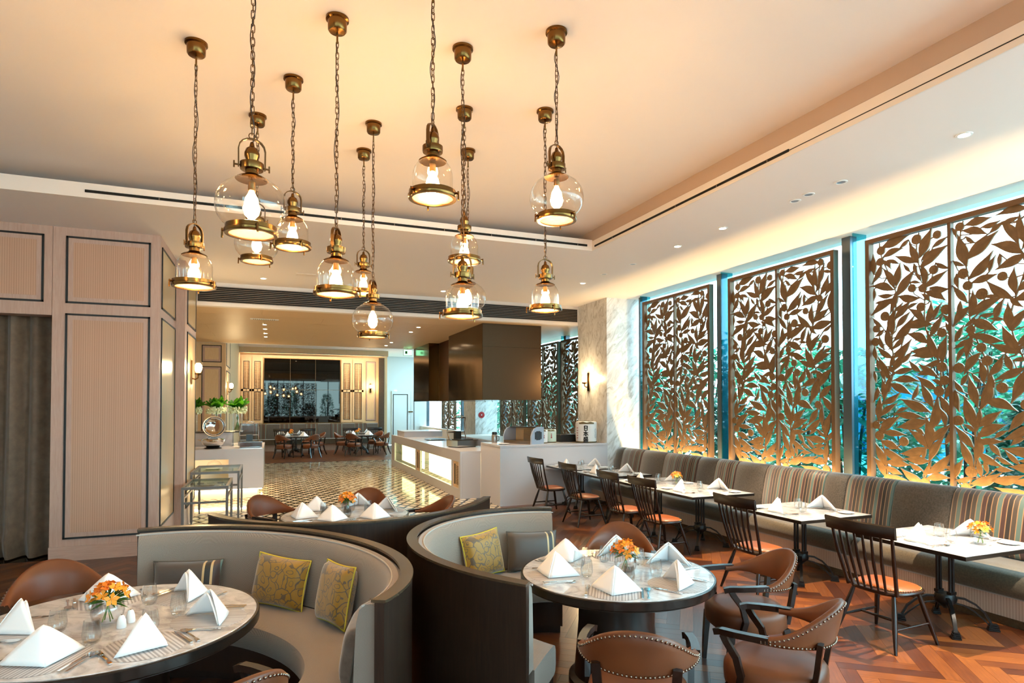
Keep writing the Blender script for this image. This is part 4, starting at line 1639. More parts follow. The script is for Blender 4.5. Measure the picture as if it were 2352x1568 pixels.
def pendant(kind, label, x, y, zb, rz, boost=1.0):
    t_ = thing('pendant_lamp', label, 'pendant lamp', (x, y, zb), rz, 'brass pendant lamps over the booths')
    if kind == 'globe':
        ring_r, zt = 0.133, 0.300
        gl = [(0.118, 0.045), (0.145, 0.062), (0.170, 0.095), (0.182, 0.14), (0.182, 0.175), (0.170, 0.22), (0.14, 0.262), (0.10, 0.290), (0.078, 0.300)]
        pr = 0.080
    else:
        ring_r, zt = 0.140, 0.225
        gl = [(0.118, 0.04), (0.118, 0.13), (0.116, 0.155), (0.108, 0.182), (0.094, 0.205), (0.076, 0.225)]
        pr = 0.079
    rg_ = MB().lathe([(ring_r - 0.02, 0.0), (ring_r, 0.0), (ring_r + 0.004, 0.008), (ring_r + 0.004, 0.02), (ring_r - 0.002, 0.024), (ring_r - 0.002, 0.046), (ring_r - 0.014, 0.050), (ring_r - 0.02, 0.046), (ring_r - 0.02, 0.0)], 40, None, False).build('ring', 'brass', t_, 35)
    MB().lathe([(ring_r - 0.021, 0.006), (ring_r - 0.021, 0.010)], 32).build('lens', 'lens_frost', rg_, 40)
    MB().lathe(gl, 40, None, False).build('glass_shade', 'glass_shade', t_, 70)
    cp_ = MB().lathe([(pr, zt - 0.004), (pr + 0.004, zt), (pr - 0.01, zt + 0.010), (0.045, zt + 0.018), (0.034, zt + 0.028), (0.034, zt + 0.05), (0.058, zt + 0.052), (0.060, zt + 0.060), (0.060, zt + 0.088), (0.05, zt + 0.092), (0.030, zt + 0.094), (0.030, zt + 0.105), (0.038, zt + 0.125), (0.0385, zt + 0.142), (0.030, zt + 0.165), (0.014, zt + 0.177), (0.009, zt + 0.20), (0.003, zt + 0.205)], 28).build('cap', 'brass', t_, 40)
    pts = [(0.066, 0, zt + 0.06), (0.067, 0, zt + 0.16)]
    for k in range(9):
        a = PI * k / 8
        pts.append((0.066 * math.cos(a), 0, zt + 0.165 + 0.055 * math.sin(a)))
    pts += [(-0.067, 0, zt + 0.16), (-0.066, 0, zt + 0.06)]
    rg = []
    for i, q in enumerate(pts):
        a_, b_ = Vector(pts[max(i - 1, 0)]), Vector(pts[min(i + 1, len(pts) - 1)])
        d = (b_ - a_).normalized()
        nn_ = Vector((d.z, 0, -d.x))
        qv = Vector(q)
        rg.append([tuple(qv + nn_ * 0.003 + Vector((0, 0.010, 0))), tuple(qv + nn_ * 0.003 - Vector((0, 0.010, 0))), tuple(qv - nn_ * 0.003 - Vector((0, 0.010, 0))), tuple(qv - nn_ * 0.003 + Vector((0, 0.010, 0)))])
    MB().loft(rg).build('yoke', 'brass_dark', cp_, 40)
    for s in (-1, 1):
        MB().tube([(0.060 * s, 0, zt + 0.07), (0.088 * s, 0, zt + 0.07)], 0.005, 8).tube([(0.088 * s, 0, zt + 0.052), (0.088 * s, 0, zt + 0.088)], 0.004, 6).build('thumb_screw', 'brass_dark', cp_, 50)
    for k in range(3):
        a = k * 2 * PI / 3 + 0.6
        c_, s_ = math.cos(a), math.sin(a)
        MB().tube([(ring_r * c_, ring_r * s_, 0.028), ((ring_r + 0.022) * c_, (ring_r + 0.022) * s_, 0.022)], 0.007, 6).tube([((ring_r + 0.018) * c_, (ring_r + 0.018) * s_, 0.036), ((ring_r + 0.020) * c_, (ring_r + 0.020) * s_, -0.016)], 0.0055, 6).build('ring_screw', 'brass', rg_, 50)
    zr = zt + 0.222
    MB().tube([(0.016 * math.cos(2 * PI * k / 14), 0, zr + 0.014 + 0.016 * math.sin(2 * PI * k / 14)) for k in range(14)], 0.003, 6, closed=True).build('hook_ring', 'brass_dark', t_, 60)
    hh = ZT - zb
    chain_mesh(zr + 0.026, hh - 0.16).build('chain', 'chain', t_, 60)
    cp = []
    K = 30
    for k in range(K + 1):
        u = k / K
        cp.append((0.012 * math.sin(u * 19 + rz * 3), 0.012 * math.cos(u * 13 + rz), zt + 0.2 + (hh - 0.10 - zt - 0.2) * u))
    MB().tube(cp, 0.0028, 5).build('cord', 'cord', t_, 60)
    MB().lathe([(0.004, hh - 0.17), (0.007, hh - 0.165), (0.006, hh - 0.10), (0.020, hh - 0.098), (0.052, hh - 0.092), (0.060, hh - 0.082), (0.062, hh - 0.022), (0.074, hh - 0.016), (0.074, hh - 0.001)], 32).build('canopy', 'brass', t_, 40)
    sk_ = MB().lathe([(0.012, zt - 0.02), (0.019, zt - 0.015), (0.019, zt - 0.055), (0.015, zt - 0.06)], 14).build('socket', 'brass_dark', t_, 40)
    lb = 0.15 if kind == 'globe' else 0.125
    zb_ = zt - 0.062
    MB().lathe([(0.012, zb_), (0.018, zb_ - 0.015), (0.032, zb_ - 0.04), (0.041, zb_ - lb * 0.6), (0.036, zb_ - lb * 0.85), (0.016, zb_ - lb)], 16).build('bulb', 'bulb', sk_, 60)
    point('pendant_light', (x, y, zb + zb_ - lb * 0.55), P_PENDANT * boost, (1.0, 0.70, 0.40), 0.045)
    return t_


PEND = [('bell', 'bell pendant furthest left, hanging before the panelled wall', (451, 98), 668, 0.9),
        ('globe', 'small globe pendant half hidden behind the largest globe', (592, 265), 610, 0.2),
        ('bell', 'bell pendant just right of the largest globe', (674, 180), 578, 0.35),
        ('bell', 'large bell pendant left of centre with canopy near the top edge', (775, 42), 686, 1.1),
        ('bell', 'small bell pendant hidden behind the lower globe, left of centre', (836, 345), 684, 0.3),
        ('globe', 'lowest globe pendant at the centre, before the air grille', (858, 283), 783, 1.0),
        ('bell', 'bell pendant in the middle column that hangs lowest', (1063, 110), 736, 0.1),
        ('bell', 'upper bell pendant in the stacked middle column', (1067, 250), 611, 1.2),
        ('globe', 'globe pendant mostly hidden behind the lowest middle bell', (1075, 345), 728, 0.5),
        ('globe', 'globe pendant furthest right, hanging high', (1278, 72), 516, 0.35),
        ('bell', 'bell pendant furthest right, hanging low before the grille', (1252, 254), 722, 0.0)]
for kind, lab, cp_, py, rz in PEND:
    q = zpix(cp_[0], cp_[1], ZT)
    pendant(kind, lab, q.x, q.y, z_for(q.x, q.y, py - 8), rz)
pendant('globe', 'largest globe pendant, its chain running off the top edge', -0.11, 3.54, z_for(-0.11, 3.54, 540), 0.15)
pendant('bell', 'added unseen bell pendant over the near left floor', -1.95, 2.6, 3.3, 0.4, 5.0)  # unseen lamp added for the bright patch on the near ceiling
pendant('bell', 'high bell pendant at top centre, its chain running off the top edge', 0.87, 3.48, z_for(0.87, 3.48, 458), 0.9)


# ------------------------------------------------------------------ ceiling fittings
def downlight(label, x, y, z, lit=True, power=P_DOWN, ang=75, col=(1.0, 0.77, 0.53)):
    t_ = thing('downlight' if lit else 'ceiling_speaker', label, 'downlight' if lit else 'ceiling fitting', (x, y, z), 0, 'ceiling fittings')
    MB().lathe([(0.040, -0.001), (0.062, -0.001), (0.060, -0.006), (0.044, -0.008), (0.040, -0.004), (0.040, -0.001)], 28, None, False).build('trim_ring', 'plaster', t_, 40)
    MB().lathe([(0.041, -0.0035), (0.041, -0.0045)], 24).build('lens' if lit else 'grille', 'downlight_glow' if lit else 'case_grey', t_, 40)
    if lit:
        spot('downlight_spot', (x, y, z - 0.012), (x, y, 0), power, col, ang, 0.35, 0.025)


for k, (x, y) in enumerate(((5.34, 3.29), (5.31, 6.17), (5.32, 7.11), (5.31, 9.91))):
    downlight('lit round downlight in the window soffit, %s from the camera' % ('nearest', 'second', 'third', 'furthest')[k], x, y, ZC, True, P_DOWN * (4.0, 2.8, 1.0, 0.5)[k], 56)
for k, (x, y) in enumerate(((5.34, 1.2), (5.34, -1.2), (2.3, -1.0), (-0.8, -1.0))):  # unseen spots, added so light bouncing off the floor lifts the near ceiling
    downlight('added unseen downlight above the near floor, spot %s' % 'abcd'[k], x, y, ZC if x > 4.4 else ZT, True, P_DOWN * (2.5, 1.0, 5.8, 5.8)[k], 75, (1.0, 0.85, 0.68))
for k, (x, y) in enumerate(((-0.16, 11.61), (3.12, 11.60))):
    downlight('lit downlight in the soffit before the air grille, %s one' % ('left', 'right')[k], x, y, ZC)
for k, (x, y) in enumerate(((5.34, 5.05), (5.31, 4.84), (5.32, 4.45), (5.33, 8.27), (5.28, 9.09))):
    downlight('unlit round ceiling fitting in the window soffit, %s from the camera' % ('third', 'second', 'nearest', 'fourth', 'furthest')[k], x, y, ZC, False)
for k, (x, y) in enumerate(((-0.17, 14.77), (-0.17, 15.61), (-0.17, 16.55), (-0.17, 17.39), (3.16, 13.95), (3.19, 14.93), (3.2, 17.62), (3.21, 18.58))):
    downlight('lit downlight over the buffet aisle, %s row, %s from the beam' % ('left' if k < 4 else 'right', ('first', 'second', 'third', 'fourth')[k % 4]), x, y, ZB, True, P_DOWN * 0.38)
for k, (x, y) in enumerate(((5.3, 14.0), (5.3, 17.5), (0.87, 25.0), (3.37, 25.1), (1.2, 21.5), (3.6, 21.5))):
    downlight('hidden far downlight %s' % ('above the bronze hood front', 'above the bronze hood rear', 'over the left distant table', 'over the right distant table', 'over the far aisle left', 'over the far aisle right')[k], x, y, ZB if k < 2 else 4.36, True, P_DOWN * 0.28)
cg = thing('ceiling_grille', 'small rectangular air grille in the far wooden ceiling', 'air grille', (-0.16, 13.87, ZB))
MB().box(-0.28, 0.28, -0.07, 0.07, -0.008, -0.0005).build('frame', 'plaster', cg)
for k in range(12):
    MB().box(-0.22 + k * 0.037, -0.205 + k * 0.037, -0.05, 0.05, -0.010, -0.0082).build('slat', 'trim_black', cg)
cg = thing('access_hatch', 'faint rectangular hatch in the soffit left of the middle pendants', 'ceiling hatch', (0.53, 11.03, ZC))
MB().box(-0.16, 0.16, -0.10, 0.10, -0.006, -0.0005).build('cover', 'cove_white', cg)


# ------------------------------------------------------------------ wall sconces
def sconce(label, loc, rz, power):
    t_ = thing('wall_sconce', label, 'wall lamp', loc, rz, 'brass wall sconces')       # wall at local y = 0, lamp towards -y
    MB().box(-0.035, 0.035, -0.015, -0.0005, -0.22, 0.18).build('backplate', 'brass', t_)
    MB().tube([(0, -0.015, -0.12), (0, -0.06, -0.135), (0, -0.10, -0.11), (0, -0.105, -0.06)], 0.011, 8).build('arm', 'brass', t_, 50)
    cu_ = MB().lathe([(0.012, -0.07), (0.05, -0.055), (0.055, -0.03), (0.05, -0.028)], 20, Matrix.Translation((0, -0.105, 0))).build('cup', 'brass', t_, 40)
    MB().lathe([(0.046, -0.03), (0.060, 0.04), (0.060, 0.15)], 20, Matrix.Translation((0, -0.105, 0)), False).build('glass_shade', 'glass_shade', cu_, 60)
    MB().lathe([(0.03, -0.02), (0.052, 0.02), (0.052, 0.10), (0.03, 0.135)], 14, Matrix.Translation((0, -0.105, 0))).build('bulb', 'sconce_glow', cu_, 60)
    q = Matrix.Rotation(rz, 4, 'Z') @ Vector((0, -0.19, 0.06))
    point('sconce_light', (loc[0] + q.x, loc[1] + q.y, loc[2] + 0.06), power, (1.0, 0.74, 0.40), 0.05)


p = xpix(437, 852, -1.265)
sconce('glowing brass sconce on the left panelled pier near the nested tables', (-1.265 + 0.014, p.y, p.z), PI / 2, P_SCONCE)
p = xpix(521, 890, -1.27)
sconce('glowing brass sconce behind the green plants, left of the shutters', (-1.27 + 0.016, p.y, p.z), PI / 2, P_SCONCE)
sconce('distant brass sconce on the back wall, right of the shutters', (4.18, 28.28, 2.75), 0, P_SCONCE)
p = xpix(1352, 875, 6.48)
sconce('glowing brass sconce on the marble pillar above the sake barrel', (6.48, p.y, p.z), -PI / 2, P_SCONCE)
# uplight at the foot of the marble pillar
ul = thing('uplight', 'small uplight washing the marble pillar behind the banquette end', 'uplight', (6.95, 10.95, 0.925))
MB().box(-0.05, 0.05, -0.03, 0.03, 0, 0.03).build('housing', 'steel_brushed', ul)
MB().box(-0.04, 0.04, -0.022, 0.022, 0.0302, 0.034).build('lens', 'downlight_glow', ul)
spot('uplight_spot', (6.85, 10.86, 1.02), (6.9, 11.08, 2.2), 22, (1.0, 0.84, 0.60), 95, 0.8, 0.03)

# ------------------------------------------------------------------ buffet counter on the left
bc = thing('buffet_counter', 'white buffet counter with lit niche and glowing foot beside the nested tables', 'counter', (0, 0, 0))
X0, X1, Y0, Y1 = -2.28, -0.16, 13.9, 16.2
m = MB()
m.box(X0, X1, Y0, Y1, 1.00, 1.04)
m.box(X0, X1, Y0, Y0 + 0.05, 0.83, 1.0).box(X0, X1, Y0, Y0 + 0.05, 0.21, 0.33)
m.box(-0.83, X1, Y0, Y0 + 0.05, 0.33, 0.83)
m.box(X1 - 0.05, X1, Y0 + 0.05, Y1, 0.21, 1.0)
m.box(X0, X1 - 0.05, Y0 + 0.05, Y1, 0.21, 0.25)
m.build('body', 'white_solid', bc)
MB().box(X0, -0.80, 14.5, 14.55, 0.25, 1.0).build('niche_back', 'cove_white', bc)
MB().box(X0 + 0.1, -0.85, 13.96, 14.0, 0.965, 0.985).build('niche_strip', 'strip_glow', bc)
MB().box(X0 + 0.1, -0.85, 13.96, 14.48, 0.615, 0.63).build('glass_shelf', 'glass_green', bc)
MB().box(-0.82, -0.80, 13.96, 14.48, 0.25, 1.0).build('niche_side', 'cove_white', bc)
MB().box(X0, X1 - 0.12, Y0 + 0.14, Y1, 0, 0.209).build('plinth', 'cove_white', bc)
MB().box(X0 + 0.05, X1 - 0.03, Y0 + 0.05, Y0 + 0.08, 0.185, 0.205).build('foot_strip', 'strip_glow', bc)
MB().box(X1 - 0.08, X1 - 0.05, Y0 + 0.09, Y1 - 0.1, 0.185, 0.205).build('foot_strip', 'strip_glow', bc)
# crockery in the niche
cl = thing('glass_cloche', 'clear glass cloche in the lit niche of the buffet counter', 'cloche', (-1.12, 14.2, 0.63))
MB().lathe([(0.16, 0.0), (0.16, 0.012), (0.15, 0.014)], 24).build('base', 'porcelain', cl, 40)
MB().lathe([(0.145, 0.015), (0.14, 0.08), (0.11, 0.13), (0.06, 0.155), (0.004, 0.165)], 24, None, False).build('dome', 'glass_clear', cl, 60)
MB().ball((0, 0, 0.178), 0.013).build('knob', 'glass_clear', cl, 60)
for k in range(5):
    o = MB().lathe([(0.03, 0), (0.035, 0.01), (0.062, 0.05), (0.068, 0.09), (0.064, 0.09), (0.056, 0.05), (0.01, 0.02)], 18).build('bowl', 'bowl_ceramic' if k % 2 else 'steel_dark', None, 50, (-1.75 + k * 0.19, 14.15, 0.25))
    tag(o, 'small bowl on the floor of the lit buffet niche, number %s from the left' % ('one', 'two', 'three', 'four', 'five')[k], 'bowl', 'bowls in the buffet niche')
# riser with the plant vases
rs = thing('display_riser', 'white display riser with dark glass plate carrying the plant vases', 'display riser', (-1.25, 15.35, 1.04))
MB().box(-0.42, 0.42, -0.30, 0.30, 0, 0.30).build('block', 'white_solid', rs)
MB().box(-0.55, 0.62, -0.36, 0.36, 0.301, 0.318).build('glass_plate', 'black_plastic', rs)


def plant_vase(label, x, y, seed):
    rnd = random.Random(seed)
    t_ = thing('plant_vase', label, 'vase', (x, y, 1.3585), 0, 'glass vases of green leaves')
    MB().lathe([(0.01, 0.004), (0.095, 0.0), (0.10, 0.01), (0.10, 0.46), (0.096, 0.46), (0.096, 0.014), (0.01, 0.012)], 24).build('cylinder', 'glass_clear', t_, 50)
    st = MB()
    for k in range(12):
        a = k * 0.52
        st.tube([(0.06 * math.cos(a), 0.06 * math.sin(a), 0.02), (-0.02 * math.cos(a), -0.02 * math.sin(a), 0.3), (0.05 * math.cos(a), 0.05 * math.sin(a), 0.55)], 0.007, 5)
    st.build('stalks', 'stalk', t_, 60)
    fl = MB()
    for k in range(110):
        a, e = rnd.uniform(0, 2 * PI), rnd.uniform(-0.3, 0.5)
        r0, r1 = 0.05, rnd.uniform(0.13, 0.22)
        fl.tube([(r0 * math.cos(a), r0 * math.sin(a), 0.46), (r1 * math.cos(a), r1 * math.sin(a), 0.46 + e * 0.2)], [0.012, 0.02], 5)
    tag(fl.build('white_flowers', 'flower_white', t_, 60), kind='stuff')
    for k in range(26):
        a = k * 2.4
        e = rnd.uniform(0.55, 1.35)
        L = rnd.uniform(0.28, 0.40)
        d = Vector((math.cos(a) * math.cos(e), math.sin(a) * math.cos(e), math.sin(e)))
        sd = Vector((-math.sin(a), math.cos(a), 0))
        nn_ = d.cross(sd)
        b = Vector((0, 0, 0.50))
        vs, fs = [], []
        for i in range(6):
            u = i / 5
            w_ = 0.085 * math.sin(PI * min(1, u * 0.92 + 0.08)) ** 0.8
            c_ = b + d * L * u - Vector((0, 0, 1)) * 0.06 * u * u
            vs += [c_ + sd * w_ + nn_ * -0.02 * u, c_ + nn_ * 0.012, c_ - sd * w_ + nn_ * -0.02 * u]
        for i in range(5):
            q = i * 3
            fs += [(q, q + 1, q + 4, q + 3), (q + 1, q + 2, q + 5, q + 4)]
        MB().add(vs, fs).build('leaf', 'leaf_big', t_, 60)


for k, (x, y) in enumerate(((-1.66, 15.35), (-1.17, 15.25), (-0.74, 15.45))):
    plant_vase('tall glass vase of broad green leaves and white flowers, %s of three on the buffet' % ('left', 'middle', 'right')[k], x, y, 20 + k)

# chafing dishes
p = zpix(490, 1029, 1.04)
cr = thing('chafing_dish', 'round chrome chafing dish with its lid standing open on the buffet', 'chafing dish', (p.x, 14.28, 1.04), 0.1)
MB().lathe([(0.16, 0.0), (0.17, 0.012), (0.13, 0.03)], 32).build('foot', 'black_plastic', cr, 40)
MB().lathe([(0.12, 0.03), (0.19, 0.08), (0.225, 0.15), (0.23, 0.19), (0.215, 0.20), (0.20, 0.19), (0.15, 0.12)], 36).build('pan', 'steel', cr, 50)
mt = Matrix.Translation((0.02, 0.16, 0.46)) @ Matrix.Rotation(math.radians(80), 4, 'X')
MB().lathe([(0.21, 0.0), (0.205, -0.02), (0.17, -0.06), (0.10, -0.09), (0.01, -0.10)], 36, mt, False).build('lid', 'steel', cr, 60)
MB().tube([mt @ Vector((0.212 * math.cos(2 * PI * k / 32), 0.212 * math.sin(2 * PI * k / 32), 0)) for k in range(32)], 0.014, 6, closed=True).build('lid_rim', 'steel_dark', cr, 60)
MB().box(-0.09, 0.09, 0.17, 0.21, 0.15, 0.27).build('hinge', 'steel_dark', cr)
MB().tube([(-0.22, -0.06, 0.17), (-0.28, -0.1, 0.19), (-0.22, -0.14, 0.17)], 0.01, 6).build('handle', 'steel', cr, 60)


def square_chafer(label, loc, rz, s=1.0):
    t_ = thing('chafing_dish', label, 'chafing dish', loc, rz, 'square chrome chafing dishes')
    t_.scale = (s, s, s)
    MB().box(-0.21, 0.21, -0.15, 0.17, 0.0, 0.015).build('foot', 'black_plastic', t_)
    MB().box(-0.24, 0.24, -0.17, 0.19, 0.016, 0.13).build('body', 'steel', t_)
    MB().box(-0.25, 0.25, -0.18, 0.20, 0.131, 0.145).build('top_rim', 'steel_dark', t_)
    MB().box(-0.17, 0.17, -0.12, 0.12, 0.1455, 0.152).build('pan', 'black_plastic', t_)
    fr_ = MB()
    for x in (-0.20, 0.20):
        fr_.tube([(x, 0.15, 0.14), (x * 1.05, 0.20, 0.28), (x * 1.05, 0.21, 0.46), (x * 0.95, 0.16, 0.56)], 0.012, 8)
    fr_.tube([(-0.19, 0.16, 0.56), (0.19, 0.16, 0.56)], 0.012, 8).tube([(-0.21, 0.20, 0.28), (0.21, 0.20, 0.28)], 0.012, 8)
    fr_.build('lid_frame', 'steel_dark', t_, 60)
    MB().box(-0.19, 0.19, 0.195, 0.20, 0.29, 0.54).build('lid_glass', 'glass_clear', t_)
    MB().tube([(-0.10, 0.14, 0.57), (-0.09, 0.10, 0.60), (0.09, 0.10, 0.60), (0.10, 0.14, 0.57)], 0.012, 8).build('handle', 'steel', t_, 60)
    MB().box(-0.07, 0.07, 0.13, 0.19, 0.146, 0.30).build('hinge_box', 'black_plastic', t_)


p = zpix(574, 1028, 1.04)
square_chafer('square chrome chafing dish with open glass lid at the buffet corner', (p.x, 14.32, 1.04), 0.15, 0.92)


# nested steel and glass side tables
def side_table(label, x0, x1, y0, y1, h):
    t_ = thing('glass_side_table', label, 'side table', ((x0 + x1) / 2, (y0 + y1) / 2, 0), 0, 'nested steel and glass tables')
    w_, d_ = (x1 - x0) / 2, (y1 - y0) / 2
    m_ = MB()
    b = 0.018
    for a in ((-w_, w_, -d_, -d_ + 2 * b), (-w_, w_, d_ - 2 * b, d_), (-w_, -w_ + 2 * b, -d_ + 2 * b, d_ - 2 * b), (w_ - 2 * b, w_, -d_ + 2 * b, d_ - 2 * b)):
        m_.box(a[0], a[1], a[2], a[3], h - 0.04, h)
    m_.build('top_frame', 'grey_metal', t_)
    MB().box(-w_ + 2 * b, w_ - 2 * b, -d_ + 2 * b, d_ - 2 * b, h - 0.012, h - 0.002).build('glass_top', 'glass_green', t_)
    for sx in (-1, 1):
        for sy in (-1, 1):
            x, y = sx * (w_ - b), sy * (d_ - b)
            MB().box(x - b, x + b, y - b, y + b, 0.05, h - 0.041).tube([(x, y, 0.0), (x, y, 0.05)], 0.012, 8).build('leg', 'grey_metal', t_)
        MB().box(sx * (w_ - b) - b * 0.7, sx * (w_ - b) + b * 0.7, -d_ + 2 * b, d_ - 2 * b, h - 0.19, h - 0.16).build('side_rail', 'grey_metal', t_)
    MB().box(-w_ + 2 * b, w_ - 2 * b, -d_ + 0.002, -d_ + 2 * b - 0.004, h - 0.25, h - 0.22).build('front_rail', 'grey_metal', t_)


side_table('smaller steel and glass nested table nearest the camera by the panelled wall', -1.225, -0.60, 10.04, 11.14, 0.75)
side_table('taller steel and glass nested table in front of the buffet counter', -1.24, -0.50, 11.22, 12.44, 0.85)

# ------------------------------------------------------------------ bar island on the right
br = thing('bar_counter', 'low white bar counter with glowing glass display fronts facing the tiled aisle', 'counter', (0, 0, 0))
bx = 3.65
MB().box(bx, 4.60, 12.2, 20.0, 0.945, 0.985).build('worktop', 'white_solid', br)
m = MB().box(bx, bx + 0.05, 12.2, 20.0, 0.76, 0.944).box(bx, bx + 0.05, 12.2, 20.0, 0.0, 0.20)
pn = [(xpix(906.5, 1040, bx).y, xpix(954, 1040, bx).y), (xpix(965, 1040, bx).y, xpix(1036.5, 1040, bx).y)]
vt = [(xpix(956, 1040, bx).y, xpix(964, 1040, bx).y), (xpix(1040, 1040, bx).y, xpix(1053, 1040, bx).y)]
prev = 20.0
cuts = sorted([pn[0], pn[1], vt[0], vt[1]], key=lambda q: -q[0])
for a, b in cuts:
    if prev > a:
        m.box(bx, bx + 0.05, a, prev, 0.20, 0.76)
    prev = b
m.box(bx, bx + 0.05, 12.2, prev, 0.20, 0.76)
m.box(bx + 0.05, 4.098, 12.195, 12.25, 0.0, 0.944).box(bx + 0.05, 4.6, 19.95, 20.0, 0, 0.944).box(4.55, 4.6, 12.25, 19.95, 0, 0.944)
m.build('body', 'white_solid', br)
for a, b in pn:
    MB().box(bx + 0.24, bx + 0.26, b, a, 0.20, 0.76).build('glowing_panel', 'display_glow', br)
    MB().box(bx + 0.012, bx + 0.018, b, a, 0.20, 0.76).build('glass_front', 'glass_green', br)
    MB().box(bx + 0.02, bx + 0.23, b, a, 0.46, 0.47).build('glass_shelf', 'glass_green', br)
for a, b in vt:
    MB().box(bx + 0.012, bx + 0.03, b, a, 0.20, 0.76).build('vent_plate', 'oak_back', br)
    w_ = a - b
    MB().box(bx + 0.006, bx + 0.012, b + w_ * 0.62, b + w_ * 0.78, 0.27, 0.70).build('vent_slot', 'slot_black', br)
    for k in range(12):
        z = 0.28 + k * 0.034
        MB().box(bx + 0.004, bx + 0.012, b + w_ * 0.12, b + w_ * 0.45, z, z + 0.014).build('vent_slat', 'brass_dark', br)
bh = thing('bar_block', 'tall white bar block carrying the display case and sake barrels', 'counter', (0, 0, 0))
MB().box(4.10, 6.475, 11.02, 12.19, 0, 1.135).build('body', 'white_solid', bh)
MB().box(4.095, 6.477, 11.01, 12.19, 1.136, 1.172).build('worktop', 'white_solid', bh)
rz_ = thing('counter_riser', 'low white riser block at the far end of the glowing bar counter', 'display riser', (0, 0, 0.9855))
p0, p1 = zpix(917, 1001, 0.985), zpix(1006, 1001, 0.985)
MB().box(3.72, 4.9, 18.3, 19.4, 0.0, 0.16).build('block', 'white_solid', rz_)
MB().box(3.71, 4.91, 18.29, 19.41, 0.161, 0.175).build('top_plate', 'white_solid', rz_)
bb = thing('back_counter', 'pale back counter with steel sink behind the bar block', 'counter', (0, 0, 0))
MB().box(5.7, 6.86, 13.0, 19.6, 0.0, 0.93).build('body', 'white_solid', bb)
MB().box(5.68, 6.88, 12.98, 19.62, 0.931, 0.965).build('worktop', 'cove_white', bb)
MB().tube([(6.2, 15.6, 0.966), (6.2, 15.6, 1.28), (6.2, 15.5, 1.34), (6.2, 15.35, 1.32), (6.2, 15.3, 1.26)], 0.016, 8).build('tap', 'steel', bb, 60)
square_chafer('tall chrome chafing dish with raised lid on the low bar counter', (zpix(1062, 1026, 0.985).x, zpix(1062, 1026, 0.985).y, 0.9855), 0.35, 1.2)
tr = thing('serving_tray', 'dark round tray lying on the low bar counter before the riser', 'tray', (4.25, 16.6, 0.986))
MB().lathe([(0.22, 0), (0.30, 0.02), (0.31, 0.024), (0.30, 0.026), (0.21, 0.008)], 32).build('dish', 'black_plastic', tr, 50)
MB().lathe([(0.311, 0.02), (0.316, 0.024), (0.311, 0.028), (0.311, 0.02)], 32, None, False).build('rim', 'steel_dark', tr, 50)

# sushi display case
dc = thing('display_case', 'curved glass refrigerated display case with vented grey end on the bar block', 'display case', (4.80, 11.45, 1.1725))
prof = [(-0.20, 0.0), (0.20, 0.0), (0.20, 0.34), (0.0, 0.34), (-0.10, 0.31), (-0.16, 0.25), (-0.20, 0.16)]
MB().loft([[(0.30, y, z) for y, z in prof], [(0.33, y, z) for y, z in prof]]).build('end_panel', 'case_grey', dc)
MB().loft([[(-0.42, y, z) for y, z in prof], [(-0.40, y, z) for y, z in prof]]).build('end_panel', 'case_grey', dc)
MB().box(-0.40, 0.30, -0.20, 0.20, 0, 0.07).build('base', 'steel_dark', dc)
MB().box(-0.40, 0.30, 0.185, 0.20, 0.07, 0.34).build('rear_wall', 'oak_back', dc)
MB().box(-0.40, 0.30, 0.0, 0.185, 0.325, 0.34).build('roof', 'black_plastic', dc)
MB().loft([[(-0.399, y, z) for y, z in ((-0.19, 0.07), (-0.19, 0.16), (-0.15, 0.25), (-0.09, 0.305), (0.0, 0.335))], [(0.299, y, z) for y, z in ((-0.19, 0.07), (-0.19, 0.16), (-0.15, 0.25), (-0.09, 0.305), (0.0, 0.335))]], False, False).build('curved_glass', 'glass_clear', dc, 60)
MB().box(0.10, 0.295, -0.17, 0.18, 0.07, 0.30).build('compressor_housing', 'steel_dark', dc)
# the vents on the end that faces the room
for k in range(5):
    hgt = 0.10 if k in (0, 4) else 0.125
    MB().box(0.331, 0.336, -0.09 + k * 0.045, -0.06 + k * 0.045, 0.17 - hgt / 1.4, 0.17 + hgt / 1.4).build('vent', 'black_plastic', dc)
dc.rotation_euler = (0, 0, math.radians(-62))
pl = thing('serving_plate', 'white plate at the left corner of the bar block', 'plate', (4.28, 11.35, 1.1725))
MB().lathe([(0.06, 0), (0.07, 0.006), (0.13, 0.018), (0.125, 0.022), (0.06, 0.01)], 28).build('dish', 'porcelain', pl, 50)
th = thing('thermos', 'steel vacuum jug with black lid behind the white plate', 'thermos', (4.33, 11.98, 1.1725))
MB().lathe([(0.055, 0), (0.06, 0.01), (0.06, 0.15), (0.05, 0.165)], 20).build('body', 'steel_brushed', th, 40)
MB().lathe([(0.052, 0.166), (0.055, 0.175), (0.05, 0.22), (0.02, 0.225)], 20).build('lid', 'black_plastic', th, 40)
MB().tube([(0.06, 0, 0.14), (0.10, 0, 0.12), (0.10, 0, 0.05), (0.06, 0, 0.03)], 0.008, 6).build('handle', 'black_plastic', th, 60)
bk2 = thing('utensil_box', 'low dark box on the bar block between the small and large barrels', 'box', (5.92, 11.75, 1.1725))
MB().box(-0.22, 0.22, -0.12, 0.12, 0, 0.15).build('body', 'black_plastic', bk2)
MB().box(-0.225, 0.225, -0.125, 0.125, 0.1505, 0.16).build('lid', 'steel_dark', bk2)
mc = thing('menu_stand', 'small cream block standing beside the dark box on the bar', 'box', (5.58, 11.80, 1.1725))
MB().box(-0.07, 0.07, -0.05, 0.05, 0, 0.15).build('block', 'paper_white', mc)
MB().box(-0.075, 0.075, -0.055, 0.055, 0.1505, 0.155).build('top_edge', 'oak_back', mc)


